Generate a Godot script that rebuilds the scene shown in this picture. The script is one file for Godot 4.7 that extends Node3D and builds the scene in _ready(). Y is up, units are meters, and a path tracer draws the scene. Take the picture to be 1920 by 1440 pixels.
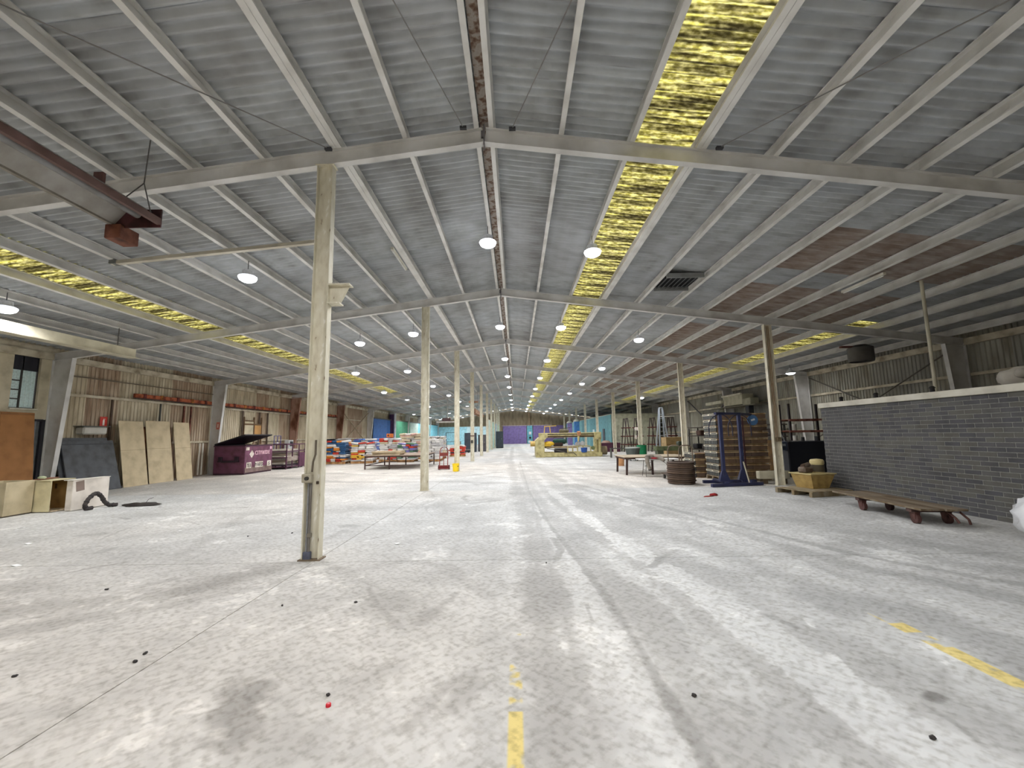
extends Node3D
# A long steel-framed warehouse: portal frames every 7.157 m, ridge along z, camera near the front end.
const F1Z := -5.94
const BAY := 7.157
const XR := -0.414      # ridge line
const HR := 6.09        # underside of the rafters at the ridge
const SL := 0.1316      # roof slope
const XL := -2.83       # left row of inner columns
const XC := 7.995       # right row of inner columns
const WL := -14.8       # left wall sheets
const WR := 14.2        # right wall sheets
const ZE := -77.95      # end wall
const ZB := 6.5         # wall behind the camera
const RD := 0.24        # rafter depth
const PD := 0.2         # purlin depth

var mats := {}
var texs := {}
var taken := {}
var rng := RandomNumberGenerator.new()


class MB:
	var v := PackedVector3Array()
	var n := PackedVector3Array()
	var u := PackedVector2Array()

	func tri(a: Vector3, b: Vector3, c: Vector3, na: Vector3, nb: Vector3, nc: Vector3) -> void:
		if (b - a).cross(c - a).dot(na + nb + nc) > 0.0:
			v.append_array([a, c, b]); n.append_array([na, nc, nb])
		else:
			v.append_array([a, b, c]); n.append_array([na, nb, nc])
		u.append_array([Vector2.ZERO, Vector2.ZERO, Vector2.ZERO])

	func quad(a: Vector3, b: Vector3, c: Vector3, d: Vector3, out: Vector3) -> void:
		var nn := (b - a).cross(c - a)
		if nn.length_squared() < 1e-14:
			nn = (c - a).cross(d - a)
		nn = nn.normalized()
		if nn.dot(out) < 0.0:
			nn = -nn
		tri(a, b, c, nn, nn, nn)
		tri(a, c, d, nn, nn, nn)

	func poly(pts: Array, out: Vector3) -> void:
		for i in range(1, pts.size() - 1):
			var nn: Vector3 = (pts[i] - pts[0]).cross(pts[i + 1] - pts[0]).normalized()
			if nn.dot(out) < 0.0:
				nn = -nn
			tri(pts[0], pts[i], pts[i + 1], nn, nn, nn)

	func hexa(p: Array) -> void:   # eight corners: bottom four, top four, in the same order
		var m := Vector3.ZERO
		for q in p:
			m += q / 8.0
		for f in [[0, 1, 2, 3], [4, 5, 6, 7], [0, 1, 5, 4], [1, 2, 6, 5], [2, 3, 7, 6], [3, 0, 4, 7]]:
			var fc: Vector3 = (p[f[0]] + p[f[1]] + p[f[2]] + p[f[3]]) / 4.0
			quad(p[f[0]], p[f[1]], p[f[2]], p[f[3]], fc - m)

	func box(c: Vector3, s: Vector3, b := Basis()) -> MB:
		var x := b.x * s.x / 2.0
		var y := b.y * s.y / 2.0
		var z := b.z * s.z / 2.0
		hexa([c - x - y - z, c + x - y - z, c + x - y + z, c - x - y + z, c - x + y - z, c + x + y - z, c + x + y + z, c - x + y + z])
		return self

	func cbox(c: Vector3, s: Vector3, e := 0.01, b := Basis()) -> MB:   # chamfered box
		var h := s / 2.0
		e = minf(e, minf(h.x, minf(h.y, h.z)) * 0.9)
		for ax in 3:
			for sg: float in [-1.0, 1.0]:
				var o := [Vector3.ZERO, Vector3.ZERO, Vector3.ZERO, Vector3.ZERO]
				var k := 0
				for q in [[-1, -1], [1, -1], [1, 1], [-1, 1]]:
					var w := Vector3.ZERO
					w[ax] = sg * h[ax]
					w[(ax + 1) % 3] = q[0] * (h[(ax + 1) % 3] - e)
					w[(ax + 2) % 3] = q[1] * (h[(ax + 2) % 3] - e)
					o[k] = c + b * w
					k += 1
				var nn := Vector3.ZERO
				nn[ax] = sg
				quad(o[0], o[1], o[2], o[3], b * nn)
		for ax in 3:
			var a1 := (ax + 1) % 3
			var a2 := (ax + 2) % 3
			for s1: float in [-1.0, 1.0]:
				for s2: float in [-1.0, 1.0]:
					var o2 := []
					for q in [[-1, 0], [1, 0], [1, 1], [-1, 1]]:
						var w := Vector3.ZERO
						w[ax] = q[0] * (h[ax] - e)
						w[a1] = s1 * (h[a1] - (e if q[1] == 1 else 0.0))
						w[a2] = s2 * (h[a2] - (0.0 if q[1] == 1 else e))
						o2.append(c + b * w)
					var nn := Vector3.ZERO
					nn[a1] = s1
					nn[a2] = s2
					quad(o2[0], o2[1], o2[2], o2[3], b * nn)
		for sx: float in [-1.0, 1.0]:
			for sy: float in [-1.0, 1.0]:
				for sz: float in [-1.0, 1.0]:
					var nn := b * Vector3(sx, sy, sz).normalized()
					tri(c + b * Vector3(sx * h.x, sy * (h.y - e), sz * (h.z - e)), c + b * Vector3(sx * (h.x - e), sy * h.y, sz * (h.z - e)), c + b * Vector3(sx * (h.x - e), sy * (h.y - e), sz * h.z), nn, nn, nn)
		return self

	func hexa_body(half: Vector3, taper: float, at := Vector3.ZERO) -> MB:   # stands at «at»; the top is taper times as wide as the foot
		var f := half
		var t := half * taper
		hexa([at + Vector3(-f.x, 0, -f.z), at + Vector3(f.x, 0, -f.z), at + Vector3(f.x, 0, f.z), at + Vector3(-f.x, 0, f.z), at + Vector3(-t.x, half.y, -t.z), at + Vector3(t.x, half.y, -t.z), at + Vector3(t.x, half.y, t.z), at + Vector3(-t.x, half.y, t.z)])
		return self

	func beam(a: Vector3, b: Vector3, w: float, h: float, up := Vector3.UP) -> MB:   # w across, h along up
		var z := (b - a).normalized()
		var x := up.cross(z)
		if x.length() < 1e-4:
			x = Vector3.RIGHT.cross(z)
		x = x.normalized()
		var y := z.cross(x).normalized()
		return box((a + b) / 2.0, Vector3(w, h, a.distance_to(b)), Basis(x, y, z))

	func ibeam(a: Vector3, b: Vector3, depth: float, fw: float, up: Vector3, ft := 0.012, wt := 0.009) -> MB:
		var z := (b - a).normalized()
		var x := up.cross(z).normalized()
		var y := z.cross(x).normalized()
		var bs := Basis(x, y, z)
		var m := (a + b) / 2.0
		var l := a.distance_to(b)
		box(m + y * (depth - ft) / 2.0, Vector3(fw, ft, l), bs)
		box(m - y * (depth - ft) / 2.0, Vector3(fw, ft, l), bs)
		box(m, Vector3(wt, depth - 2.0 * ft, l), bs)
		return self

	func cyl(a: Vector3, b: Vector3, r0: float, r1: float, seg := 12, caps := true) -> MB:
		var z := (b - a).normalized()
		var x := z.cross(Vector3.UP if absf(z.y) < 0.9 else Vector3.RIGHT).normalized()
		var y := z.cross(x)
		for i in seg:
			var t0 := TAU * i / seg
			var t1 := TAU * (i + 1) / seg
			var d0 := x * cos(t0) + y * sin(t0)
			var d1 := x * cos(t1) + y * sin(t1)
			var p := [a + d0 * r0, a + d1 * r0, b + d1 * r1, b + d0 * r1]
			if r0 > 1e-5:
				tri(p[0], p[1], p[2], d0, d1, d1)
			if r1 > 1e-5:
				tri(p[0], p[2], p[3], d0, d1, d0)
			if caps:
				if r0 > 1e-5:
					tri(a, p[0], p[1], -z, -z, -z)
				if r1 > 1e-5:
					tri(b, p[3], p[2], z, z, z)
		return self

	func tube(pts: Array, r: float, seg := 8) -> MB:
		for i in pts.size() - 1:
			cyl(pts[i], pts[i + 1], r, r, seg, i == 0 or i == pts.size() - 2)
			if i > 0:
				ball(pts[i], Vector3.ONE * r, 4, seg)
		return self

	func bp(c: Vector3, r: Vector3, i: int, j: int, rows: int, seg: int, lump: FastNoiseLite, amt: float) -> Vector3:
		var t := PI * i / rows
		var f := TAU * (j % seg) / seg
		var d := Vector3(sin(t) * cos(f), cos(t), sin(t) * sin(f))
		return c + d * r * (1.0 if lump == null else 1.0 + amt * lump.get_noise_3dv(d * 100.0))

	func ball(c: Vector3, r: Vector3, rows := 6, seg := 10, lump: FastNoiseLite = null, amt := 0.2) -> MB:
		for i in rows:
			for j in seg:
				var a: Vector3 = bp(c, r, i, j, rows, seg, lump, amt)
				var b: Vector3 = bp(c, r, i, j + 1, rows, seg, lump, amt)
				var e: Vector3 = bp(c, r, i + 1, j + 1, rows, seg, lump, amt)
				var g: Vector3 = bp(c, r, i + 1, j, rows, seg, lump, amt)
				var na := (a - c).normalized()
				var nb := (b - c).normalized()
				var ne := (e - c).normalized()
				var ng := (g - c).normalized()
				if i > 0:
					tri(a, b, e, na, nb, ne)
				if i < rows - 1:
					tri(a, e, g, na, ne, ng)
		return self

	func lathe(c: Vector3, prof: Array, seg := 20) -> MB:   # prof: Vector2(radius, height), from bottom up or along the skin
		for k in prof.size() - 1:
			var p0: Vector2 = prof[k]
			var p1: Vector2 = prof[k + 1]
			var e := (p1 - p0).normalized()
			var nr := Vector2(e.y, -e.x)
			for i in seg:
				var t0 := TAU * i / seg
				var t1 := TAU * (i + 1) / seg
				var d0 := Vector3(cos(t0), 0, sin(t0))
				var d1 := Vector3(cos(t1), 0, sin(t1))
				var a := c + d0 * p0.x + Vector3.UP * p0.y
				var b := c + d1 * p0.x + Vector3.UP * p0.y
				var f := c + d1 * p1.x + Vector3.UP * p1.y
				var g := c + d0 * p1.x + Vector3.UP * p1.y
				var n0 := d0 * nr.x + Vector3.UP * nr.y
				var n1 := d1 * nr.x + Vector3.UP * nr.y
				if p0.x > 1e-5:
					tri(a, b, f, n0, n1, n1)
				if p1.x > 1e-5:
					tri(a, f, g, n0, n1, n0)
		return self

	func sheet(a: Vector3, along: Vector3, across: Vector3, up: Vector3, width: float, pitch: float, amp: float, thick: float, trapez := false) -> MB:
		# a corrugated sheet: waves run along «along» and repeat across
		var pr := []
		var count := int(round(width / pitch))
		if trapez:
			for w in count:
				for q in [[0.0, 0.0], [0.52, 0.0], [0.64, 1.0], [0.88, 1.0]]:
					pr.append(Vector2((w + q[0]) * pitch, q[1] * amp))
			pr.append(Vector2(width, 0.0))
		else:
			for i in count * 8 + 1:
				pr.append(Vector2(i * pitch / 8.0, amp * cos(TAU * i / 8.0)))
		for i in pr.size() - 1:
			var p0: Vector2 = pr[i]
			var p1: Vector2 = pr[i + 1]
			var n0 := up
			var n1 := up
			if trapez:
				var e := (p1 - p0).normalized()
				n0 = (up * e.x - across * e.y).normalized()
				n1 = n0
			else:
				var k := TAU / pitch * amp
				n0 = (up + across * k * sin(TAU * p0.x / pitch)).normalized()
				n1 = (up + across * k * sin(TAU * p1.x / pitch)).normalized()
			var parts := maxi(1, int(along.length() / 1.2)) if absf(along.x) > 0.1 else 1
			var step := along / parts
			for s: float in [1.0, -1.0]:
				for g in parts:
					var o := up * (thick / 2.0 * s) + step * g
					var A := a + across * p0.x + up * p0.y + o
					var B := a + across * p1.x + up * p1.y + o
					tri(A, B, B + step, n0 * s, n1 * s, n1 * s)
					tri(A, B + step, A + step, n0 * s, n1 * s, n0 * s)
					for q in 6:   # texture runs along the sheet and once over each wave
						var w := v[v.size() - 6 + q] - a
						u[u.size() - 6 + q] = Vector2(w.dot(along.normalized()) * 0.5, w.dot(across) / pitch)
		return self

	func mesh() -> ArrayMesh:
		var m := ArrayMesh.new()
		if v.is_empty():
			return m
		var arr := []
		arr.resize(Mesh.ARRAY_MAX)
		arr[Mesh.ARRAY_VERTEX] = v
		arr[Mesh.ARRAY_NORMAL] = n
		arr[Mesh.ARRAY_TEX_UV] = u
		m.add_surface_from_arrays(Mesh.PRIMITIVE_TRIANGLES, arr)
		return m


# ---------------------------------------------------------------- helpers
func c8(r: float, g: float, b: float) -> Color:
	return Color(r / 255.0, g / 255.0, b / 255.0)


func numbered(called: String) -> String:
	var k: int = taken.get(called, 0)
	taken[called] = k + 1
	return called if k == 0 else "%s_%03d" % [called, k]


func put(parent: Node, called: String, mesh: Mesh, m: Material, at := Transform3D()) -> MeshInstance3D:
	var o := MeshInstance3D.new()
	o.name = numbered(called) if parent == self else called
	o.mesh = mesh
	o.material_override = m
	o.transform = at
	parent.add_child(o, true)
	return o


func tag(o: Node, label: String, category: String, group := "", kind := "") -> Node:
	if label: o.set_meta("label", label)
	if category: o.set_meta("category", category)
	if group: o.set_meta("group", group)
	if kind: o.set_meta("kind", kind)
	return o


func thing(called: String, label: String, category: String, at := Vector3.ZERO, turn := 0.0, group := "", kind := "") -> Node3D:
	var o := Node3D.new()
	o.name = numbered(called)
	add_child(o)
	o.position = at
	o.rotation.y = turn
	tag(o, label, category, group, kind)
	return o


func noise_tex(key: String, freq: float, stops: Array, type := FastNoiseLite.TYPE_SIMPLEX_SMOOTH, octaves := 5, size := 512, sx := 1.0, seed_ := 1) -> Texture2D:
	# stops: [offset, Color, ...]
	if texs.has(key):
		return texs[key]
	var f := FastNoiseLite.new()
	f.seed = seed_
	f.noise_type = type
	f.frequency = freq
	f.fractal_octaves = octaves
	var h := int(size / sx)
	var im := f.get_seamless_image(size, h, false, false, 0.12)
	if h != size:
		im.resize(size, size, Image.INTERPOLATE_CUBIC)
	var g := Gradient.new()
	var offs := PackedFloat32Array()
	var cols := PackedColorArray()
	for i in range(0, stops.size(), 2):
		offs.append(stops[i])
		cols.append(stops[i + 1])
	g.offsets = offs
	g.colors = cols
	var lut := PackedByteArray()
	for i in 256:
		var c := g.sample(i / 255.0)
		lut.append_array([int(c.r * 255), int(c.g * 255), int(c.b * 255)])
	im.convert(Image.FORMAT_L8)
	var src := im.get_data()
	var lo := 255
	var hi := 0
	for b in src:
		lo = mini(lo, b)
		hi = maxi(hi, b)
	var dst := PackedByteArray()
	dst.resize(src.size() * 3)
	for i in src.size():
		var q := int(255.0 * (src[i] - lo) / maxf(hi - lo, 1)) * 3
		dst[i * 3] = lut[q]
		dst[i * 3 + 1] = lut[q + 1]
		dst[i * 3 + 2] = lut[q + 2]
	var out := Image.create_from_data(size, size, false, Image.FORMAT_RGB8, dst)
	texs[key] = ImageTexture.create_from_image(out)
	return texs[key]


func mk(key: String, col: Color, rough := 0.7, tex := "blotch", metal := 0.0, scale := Vector3.ONE * 0.5) -> StandardMaterial3D:
	if mats.has(key):
		return mats[key]
	var m := StandardMaterial3D.new()
	m.resource_name = key
	m.albedo_color = col
	m.roughness = rough
	m.metallic = metal
	if tex:
		m.albedo_texture = texs[tex]
		m.uv1_triplanar = true
		m.uv1_world_triplanar = true
		m.uv1_scale = scale
	mats[key] = m
	return m


func cm(r: float, g: float, b: float, rough := 0.7, tex := "blotch") -> StandardMaterial3D:   # a plain coloured material
	return mk("c%d_%d_%d_%s" % [r, g, b, tex], c8(r, g, b), rough, tex)


func und(x: float) -> float:   # underside of the rafters
	return HR - SL * absf(x - XR)


func fz(k: int) -> float:
	return F1Z - (k - 1) * BAY


func textures() -> void:
	var W := Color.WHITE
	noise_tex("blotch", 0.007, [0.0, c8(212, 210, 206), 0.5, c8(240, 239, 236), 1.0, W])
	noise_tex("fine", 0.06, [0.0, c8(205, 203, 200), 0.5, c8(240, 240, 238), 1.0, W], FastNoiseLite.TYPE_SIMPLEX_SMOOTH, 4)
	noise_tex("grime", 0.008, [0.0, c8(160, 150, 138), 0.25, c8(206, 200, 192), 0.5, c8(236, 233, 228), 0.8, W, 1.0, c8(246, 244, 240)], FastNoiseLite.TYPE_SIMPLEX_SMOOTH, 6, 512, 1.0, 3)
	noise_tex("peel", 0.013, [0.0, c8(120, 98, 76), 0.08, c8(160, 144, 122), 0.12, c8(218, 212, 196), 0.45, c8(232, 228, 214), 0.80, c8(238, 235, 224), 0.84, c8(252, 251, 247), 1.0, W], FastNoiseLite.TYPE_SIMPLEX_SMOOTH, 6, 512, 1.0, 5)
	noise_tex("rust", 0.009, [0.0, c8(110, 80, 64), 0.25, c8(160, 126, 104), 0.5, c8(220, 208, 196), 0.62, W, 1.0, c8(240, 236, 230)], FastNoiseLite.TYPE_SIMPLEX_SMOOTH, 6, 512, 1.0, 7)
	noise_tex("stain", 0.009, [0.0, c8(150, 128, 114), 0.35, c8(196, 182, 172), 0.7, c8(232, 228, 224), 1.0, W], FastNoiseLite.TYPE_SIMPLEX_SMOOTH, 6, 512, 1.0, 15)
	noise_tex("wood", 0.012, [0.0, c8(170, 150, 124), 0.4, c8(216, 202, 180), 0.7, W, 1.0, c8(226, 214, 196)], FastNoiseLite.TYPE_SIMPLEX_SMOOTH, 5, 512, 6.0, 9)
	noise_tex("fibre", 0.014, [0.0, c8(176, 172, 166), 0.3, c8(214, 211, 206), 0.6, c8(240, 239, 236), 1.0, W], FastNoiseLite.TYPE_SIMPLEX_SMOOTH, 6, 512, 3.0, 11)
	noise_tex("dirtyglass", 0.02, [0.0, c8(84, 74, 40), 0.3, c8(140, 126, 74), 0.48, c8(206, 192, 124), 0.64, c8(240, 230, 176), 1.0, c8(255, 253, 236)], FastNoiseLite.TYPE_SIMPLEX_SMOOTH, 6, 512, 1.0, 13)


# ---------------------------------------------------------------- scene
func _ready() -> void:
	rng.seed = 20240511
	var cam := Camera3D.new()
	cam.name = "camera"
	cam.position = Vector3(0, 1.65, 0)
	cam.basis = Basis(Vector3.UP, 0.00781) * Basis(Vector3.RIGHT, 0.11956) * Basis(Vector3.BACK, -0.01618)
	cam.fov = rad_to_deg(2.0 * atan(720.0 / 791.8))
	cam.near = 0.05
	cam.far = 400.0
	add_child(cam)
	cam.current = true

	var env := Environment.new()
	var sm := ProceduralSkyMaterial.new()
	sm.sky_top_color = c8(196, 204, 216)
	sm.sky_horizon_color = c8(214, 214, 210)
	sm.ground_bottom_color = c8(90, 88, 84)
	sm.ground_horizon_color = c8(160, 158, 152)
	sm.sky_energy_multiplier = 1.0
	var sky := Sky.new()
	sky.sky_material = sm
	env.background_mode = Environment.BG_SKY
	env.sky = sky
	env.background_energy_multiplier = 8.0
	env.tonemap_mode = Environment.TONE_MAPPER_LINEAR
	env.tonemap_exposure = 1.0
	env.sdfgi_enabled = true
	env.ssao_enabled = true
	env.ssil_enabled = true
	var we := WorldEnvironment.new()
	we.name = "world_environment"
	we.environment = env
	add_child(we)

	textures()
	build_floor()
	build_roof()
	build_frames()
	build_walls()
	build_lamps()
	build_roof_fittings()
	build_columns()
	build_left_side()
	build_bin()
	build_bales()
	build_machine()
	build_right_back()
	build_right_tables()
	build_stack()
	build_right_near()
	build_litter()


# ---------------------------------------------------------------- floor
func floor_image(w: int, h: int, x0: float, x1: float, z0: float, z1: float, near: bool) -> Image:
	var mx := (x1 - x0) / w      # metres a pixel
	var mz := (z0 - z1) / h
	var imgs := []
	for q in [[1.3, 4, 21, 1], [0.25, 3, 22, 1], [9.0, 3, 23, 1], [2.6, 4, 24, 12], [0.09, 2, 25, 1]]:
		var f := FastNoiseLite.new()
		f.noise_type = FastNoiseLite.TYPE_SIMPLEX_SMOOTH
		f.seed = q[2]
		f.fractal_octaves = q[1]
		f.frequency = q[0] * mx * 0.5
		var hh := int(h * mz / mx / q[3])
		var im := f.get_image(w, maxi(hh, 8), false, false, true)
		im.convert(Image.FORMAT_L8)
		im.resize(w, h, Image.INTERPOLATE_BILINEAR)
		imgs.append(im.get_data())
	var a0: PackedByteArray = imgs[0]
	var a1: PackedByteArray = imgs[1]
	var a2: PackedByteArray = imgs[2]
	var a3: PackedByteArray = imgs[3]
	var a4: PackedByteArray = imgs[4]
	var dark := PackedFloat32Array()
	dark.resize(w * h)
	# tyre tracks, drag marks and spills: [points (x, z), width, strength (+ dark, - pale)]
	var marks := [
		[[Vector2(0.20, -2.0), Vector2(0.22, -6.0), Vector2(0.16, -10.0), Vector2(-0.15, -17.0), Vector2(-0.4, -30.0), Vector2(-0.5, -60.0)], 0.24, 0.15],
		[[Vector2(0.42, -2.0), Vector2(0.40, -6.0), Vector2(0.32, -12.0), Vector2(0.1, -24.0)], 0.10, 0.13],
		[[Vector2(1.16, -2.0), Vector2(1.12, -4.5), Vector2(0.76, -7.7), Vector2(0.5, -12.0), Vector2(0.3, -22.0)], 0.22, 0.10],
		[[Vector2(0.95, -1.8), Vector2(0.90, -4.5), Vector2(0.60, -7.9), Vector2(0.35, -12.5), Vector2(0.2, -26.0)], 0.06, 0.20],
		[[Vector2(0.75, -1.8), Vector2(0.72, -5.0), Vector2(0.50, -9.0)], 0.16, -0.07],
		[[Vector2(1.75, -1.8), Vector2(1.62, -4.5), Vector2(1.2, -7.5), Vector2(0.8, -12.0), Vector2(0.5, -24.0)], 0.16, 0.10],
		[[Vector2(2.1, -1.8), Vector2(1.9, -4.5), Vector2(1.45, -7.8), Vector2(1.0, -12.5)], 0.42, -0.06],
		[[Vector2(2.6, -2.0), Vector2(2.3, -4.6), Vector2(1.8, -7.8), Vector2(1.3, -12.5), Vector2(0.9, -30.0)], 0.28, 0.09],
		[[Vector2(5.6, -3.2), Vector2(4.1, -5.4), Vector2(3.0, -9.1), Vector2(1.7, -14.0), Vector2(1.0, -22.0)], 0.20, 0.15],
		[[Vector2(6.2, -3.4), Vector2(4.5, -5.8), Vector2(3.3, -9.4), Vector2(1.9, -14.4)], 0.12, 0.17],
		[[Vector2(4.4, -2.0), Vector2(3.4, -3.9), Vector2(2.4, -7.2), Vector2(1.5, -12.0)], 0.26, 0.11],
		[[Vector2(6.5, -5.2), Vector2(5.2, -7.4), Vector2(3.8, -11.0), Vector2(2.2, -16.0)], 0.30, 0.10],
		[[Vector2(7.0, -4.2), Vector2(5.4, -5.4), Vector2(4.9, -6.6)], 0.35, 0.14],
		[[Vector2(3.6, -2.4), Vector2(3.5, -3.3), Vector2(3.7, -4.0)], 0.32, 0.13],
		[[Vector2(-0.35, -4.6), Vector2(-0.9, -5.6), Vector2(-1.5, -5.9), Vector2(-2.1, -5.4)], 0.12, 0.09],
		[[Vector2(-2.75, -5.8), Vector2(-3.6, -5.0), Vector2(-4.7, -4.4), Vector2(-6.4, -4.0)], 0.32, 0.13],
		[[Vector2(-2.3, -5.6), Vector2(-3.3, -4.6), Vector2(-4.6, -3.9)], 0.18, 0.09],
		[[Vector2(0.6, -12.0), Vector2(-1.8, -10.4), Vector2(-5.0, -9.6), Vector2(-9.0, -9.6)], 0.30, 0.07],
		[[Vector2(0.4, -14.6), Vector2(-2.6, -15.6), Vector2(-6.5, -16.0), Vector2(-10.5, -18.4)], 0.30, 0.12],
		[[Vector2(0.8, -15.8), Vector2(-1.6, -17.8), Vector2(-5.5, -18.3), Vector2(-9.5, -20.4)], 0.22, 0.12],
		[[Vector2(1.6, -17.0), Vector2(-0.4, -20.0), Vector2(-3.8, -21.8), Vector2(-8.4, -21.0)], 0.24, 0.12],
		[[Vector2(3.8, -16.0), Vector2(1.6, -19.0), Vector2(-0.4, -24.0), Vector2(-0.8, -34.0)], 0.26, 0.12],
		[[Vector2(5.0, -19.0), Vector2(2.6, -20.5), Vector2(0.0, -20.0), Vector2(-2.6, -17.0)], 0.26, 0.12],
		[[Vector2(5.5, -24.0), Vector2(2.0, -23.0), Vector2(-1.2, -24.5), Vector2(-5.0, -25.5)], 0.3, 0.11],
		[[Vector2(0.9, -20.0), Vector2(0.7, -30.0), Vector2(0.4, -46.0), Vector2(0.0, -74.0)], 0.5, 0.10],
		[[Vector2(-1.6, -26.0), Vector2(-1.3, -40.0), Vector2(-1.2, -70.0)], 0.5, 0.09],
		[[Vector2(-1.82, -2.95), Vector2(-1.76, -2.72), Vector2(-1.63, -2.58)], 0.20, 0.26],
		[[Vector2(-0.42, -2.78), Vector2(-0.33, -3.05)], 0.13, 0.14],
		[[Vector2(-1.05, -3.0), Vector2(-0.9, -3.2)], 0.16, 0.08],
		[[Vector2(2.52, -2.83), Vector2(2.58, -2.86)], 0.05, 0.35],
		[[Vector2(-5.4, -7.6), Vector2(-5.0, -6.8), Vector2(-4.9, -6.3)], 0.16, 0.09],
	]
	var rg := RandomNumberGenerator.new()
	rg.seed = 77
	for i in 150:   # short scuffs and drag marks
		var p := Vector2(rg.randf_range(-9.0, 7.5), rg.randf_range(-1.8, -13.0) if i < 110 else rg.randf_range(-13.0, -34.0))
		var a := rg.randf_range(-0.7, 0.7) + (PI / 2 if rg.randf() < 0.25 else 0.0)
		var l := rg.randf_range(0.25, 1.4)
		var bend := rg.randf_range(-0.25, 0.25)
		var d0 := Vector2(sin(a), -cos(a)) * l
		marks.append([[p, p + d0 * 0.5 + d0.orthogonal() * bend * 0.4, p + d0], rg.randf_range(0.015, 0.09), rg.randf_range(0.06, 0.20) * (1.0 if rg.randf() < 0.7 else -0.6)])
	for i in 46:   # oily and damp patches
		var p := Vector2(rg.randf_range(-9.0, 7.5), rg.randf_range(-1.8, -14.0))
		marks.append([[p, p + Vector2(rg.randf_range(-0.3, 0.3), rg.randf_range(-0.3, 0.3))], rg.randf_range(0.08, 0.35), rg.randf_range(0.04, 0.12)])
	for mk_ in marks:
		var pts: Array = mk_[0]
		var hw: float = mk_[1]
		var st: float = mk_[2] * 0.6
		for i in pts.size() - 1:
			var p: Vector2 = pts[i]
			var q: Vector2 = pts[i + 1]
			if minf(p.y, q.y) > z0 + 1.0 or maxf(p.y, q.y) < z1 - 1.0:
				continue
			var bx0 := maxi(0, int((minf(p.x, q.x) - hw * 1.3 - x0) / mx))
			var bx1 := mini(w - 1, int((maxf(p.x, q.x) + hw * 1.3 - x0) / mx))
			var by0 := maxi(0, int((z0 - maxf(p.y, q.y) - hw * 1.3) / mz))
			var by1 := mini(h - 1, int((z0 - minf(p.y, q.y) + hw * 1.3) / mz))
			var d := q - p
			var l2 := d.length_squared()
			for y in range(by0, by1 + 1):
				# only the run of pixels near the line on this row
				var z := z0 - (y + 0.5) * mz
				for x in range(bx0, bx1 + 1):
					var pos := Vector2(x0 + (x + 0.5) * mx, z)
					var t := clampf((pos - p).dot(d) / l2, 0.0, 1.0)
					var k := y * w + x
					var off := pos.distance_to(p + d * t) / hw + (a0[k] - 128) * 0.005 + (a2[k] - 128) * 0.003
					if off < 1.0:
						var g := (1.0 - off * off) * (0.35 + a3[k] * 0.005) * (0.5 + a2[k] * 0.004)
						if absf(dark[k]) < absf(st * g):
							dark[k] = st * g
	var out := PackedByteArray()
	out.resize(w * h * 3)
	for y in h:
		var z := z0 - (y + 0.5) * mz
		for x in w:
			var k := y * w + x
			var wx := x0 + (x + 0.5) * mx
			var n0 := a0[k] / 255.0 - 0.5
			var n1 := a1[k] / 255.0 - 0.5
			var n2 := a2[k] / 255.0 - 0.5
			var n3 := a3[k] / 255.0 - 0.5
			var lane := clampf(1.0 - absf(wx - 1.6) / 5.0, 0.25, 1.0)
			var b := 0.79 + n0 * 0.10 + n1 * 0.08 + n2 * 0.07 + n3 * 0.13 * lane - dark[k]
			if n0 + n2 * 0.5 > 0.33:
				b += 0.05
			var warm := clampf(0.5 + (a4[k] / 255.0 - 0.5) * 1.6 + dark[k] * 1.5 + n1 * 0.5, 0.0, 1.0)
			var r := b * lerpf(0.995, 1.012, warm)
			var g := b * lerpf(0.998, 0.985, warm)
			var bb := b * lerpf(0.990, 0.945, warm)
			# worn yellow line paint
			var yl := 0.0
			if absf(wx + 0.03) < 0.045 and z > -4.2:
				yl = clampf((n2 + n0 * 1.3 + (0.28 if z > -2.75 else (-0.05 if z > -3.6 else -0.2))) * 5.0, 0.0, 0.8)
			elif absf(wx - 3.21) < 0.075 and z > -4.6:
				yl = clampf((n2 + n0 + (0.42 if (z > -3.45 or (z < -3.68 and z > -3.86)) else -0.12)) * 4.0, 0.0, 0.75)
			if yl > 0.0:
				r = lerpf(r, 0.92, yl)
				g = lerpf(g, 0.82, yl)
				bb = lerpf(bb, 0.46, yl)
			var j := k * 3
			out[j] = clampi(int(r * 255.0), 0, 255)
			out[j + 1] = clampi(int(g * 255.0), 0, 255)
			out[j + 2] = clampi(int(bb * 255.0), 0, 255)
	return Image.create_from_data(w, h, false, Image.FORMAT_RGB8, out)


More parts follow.
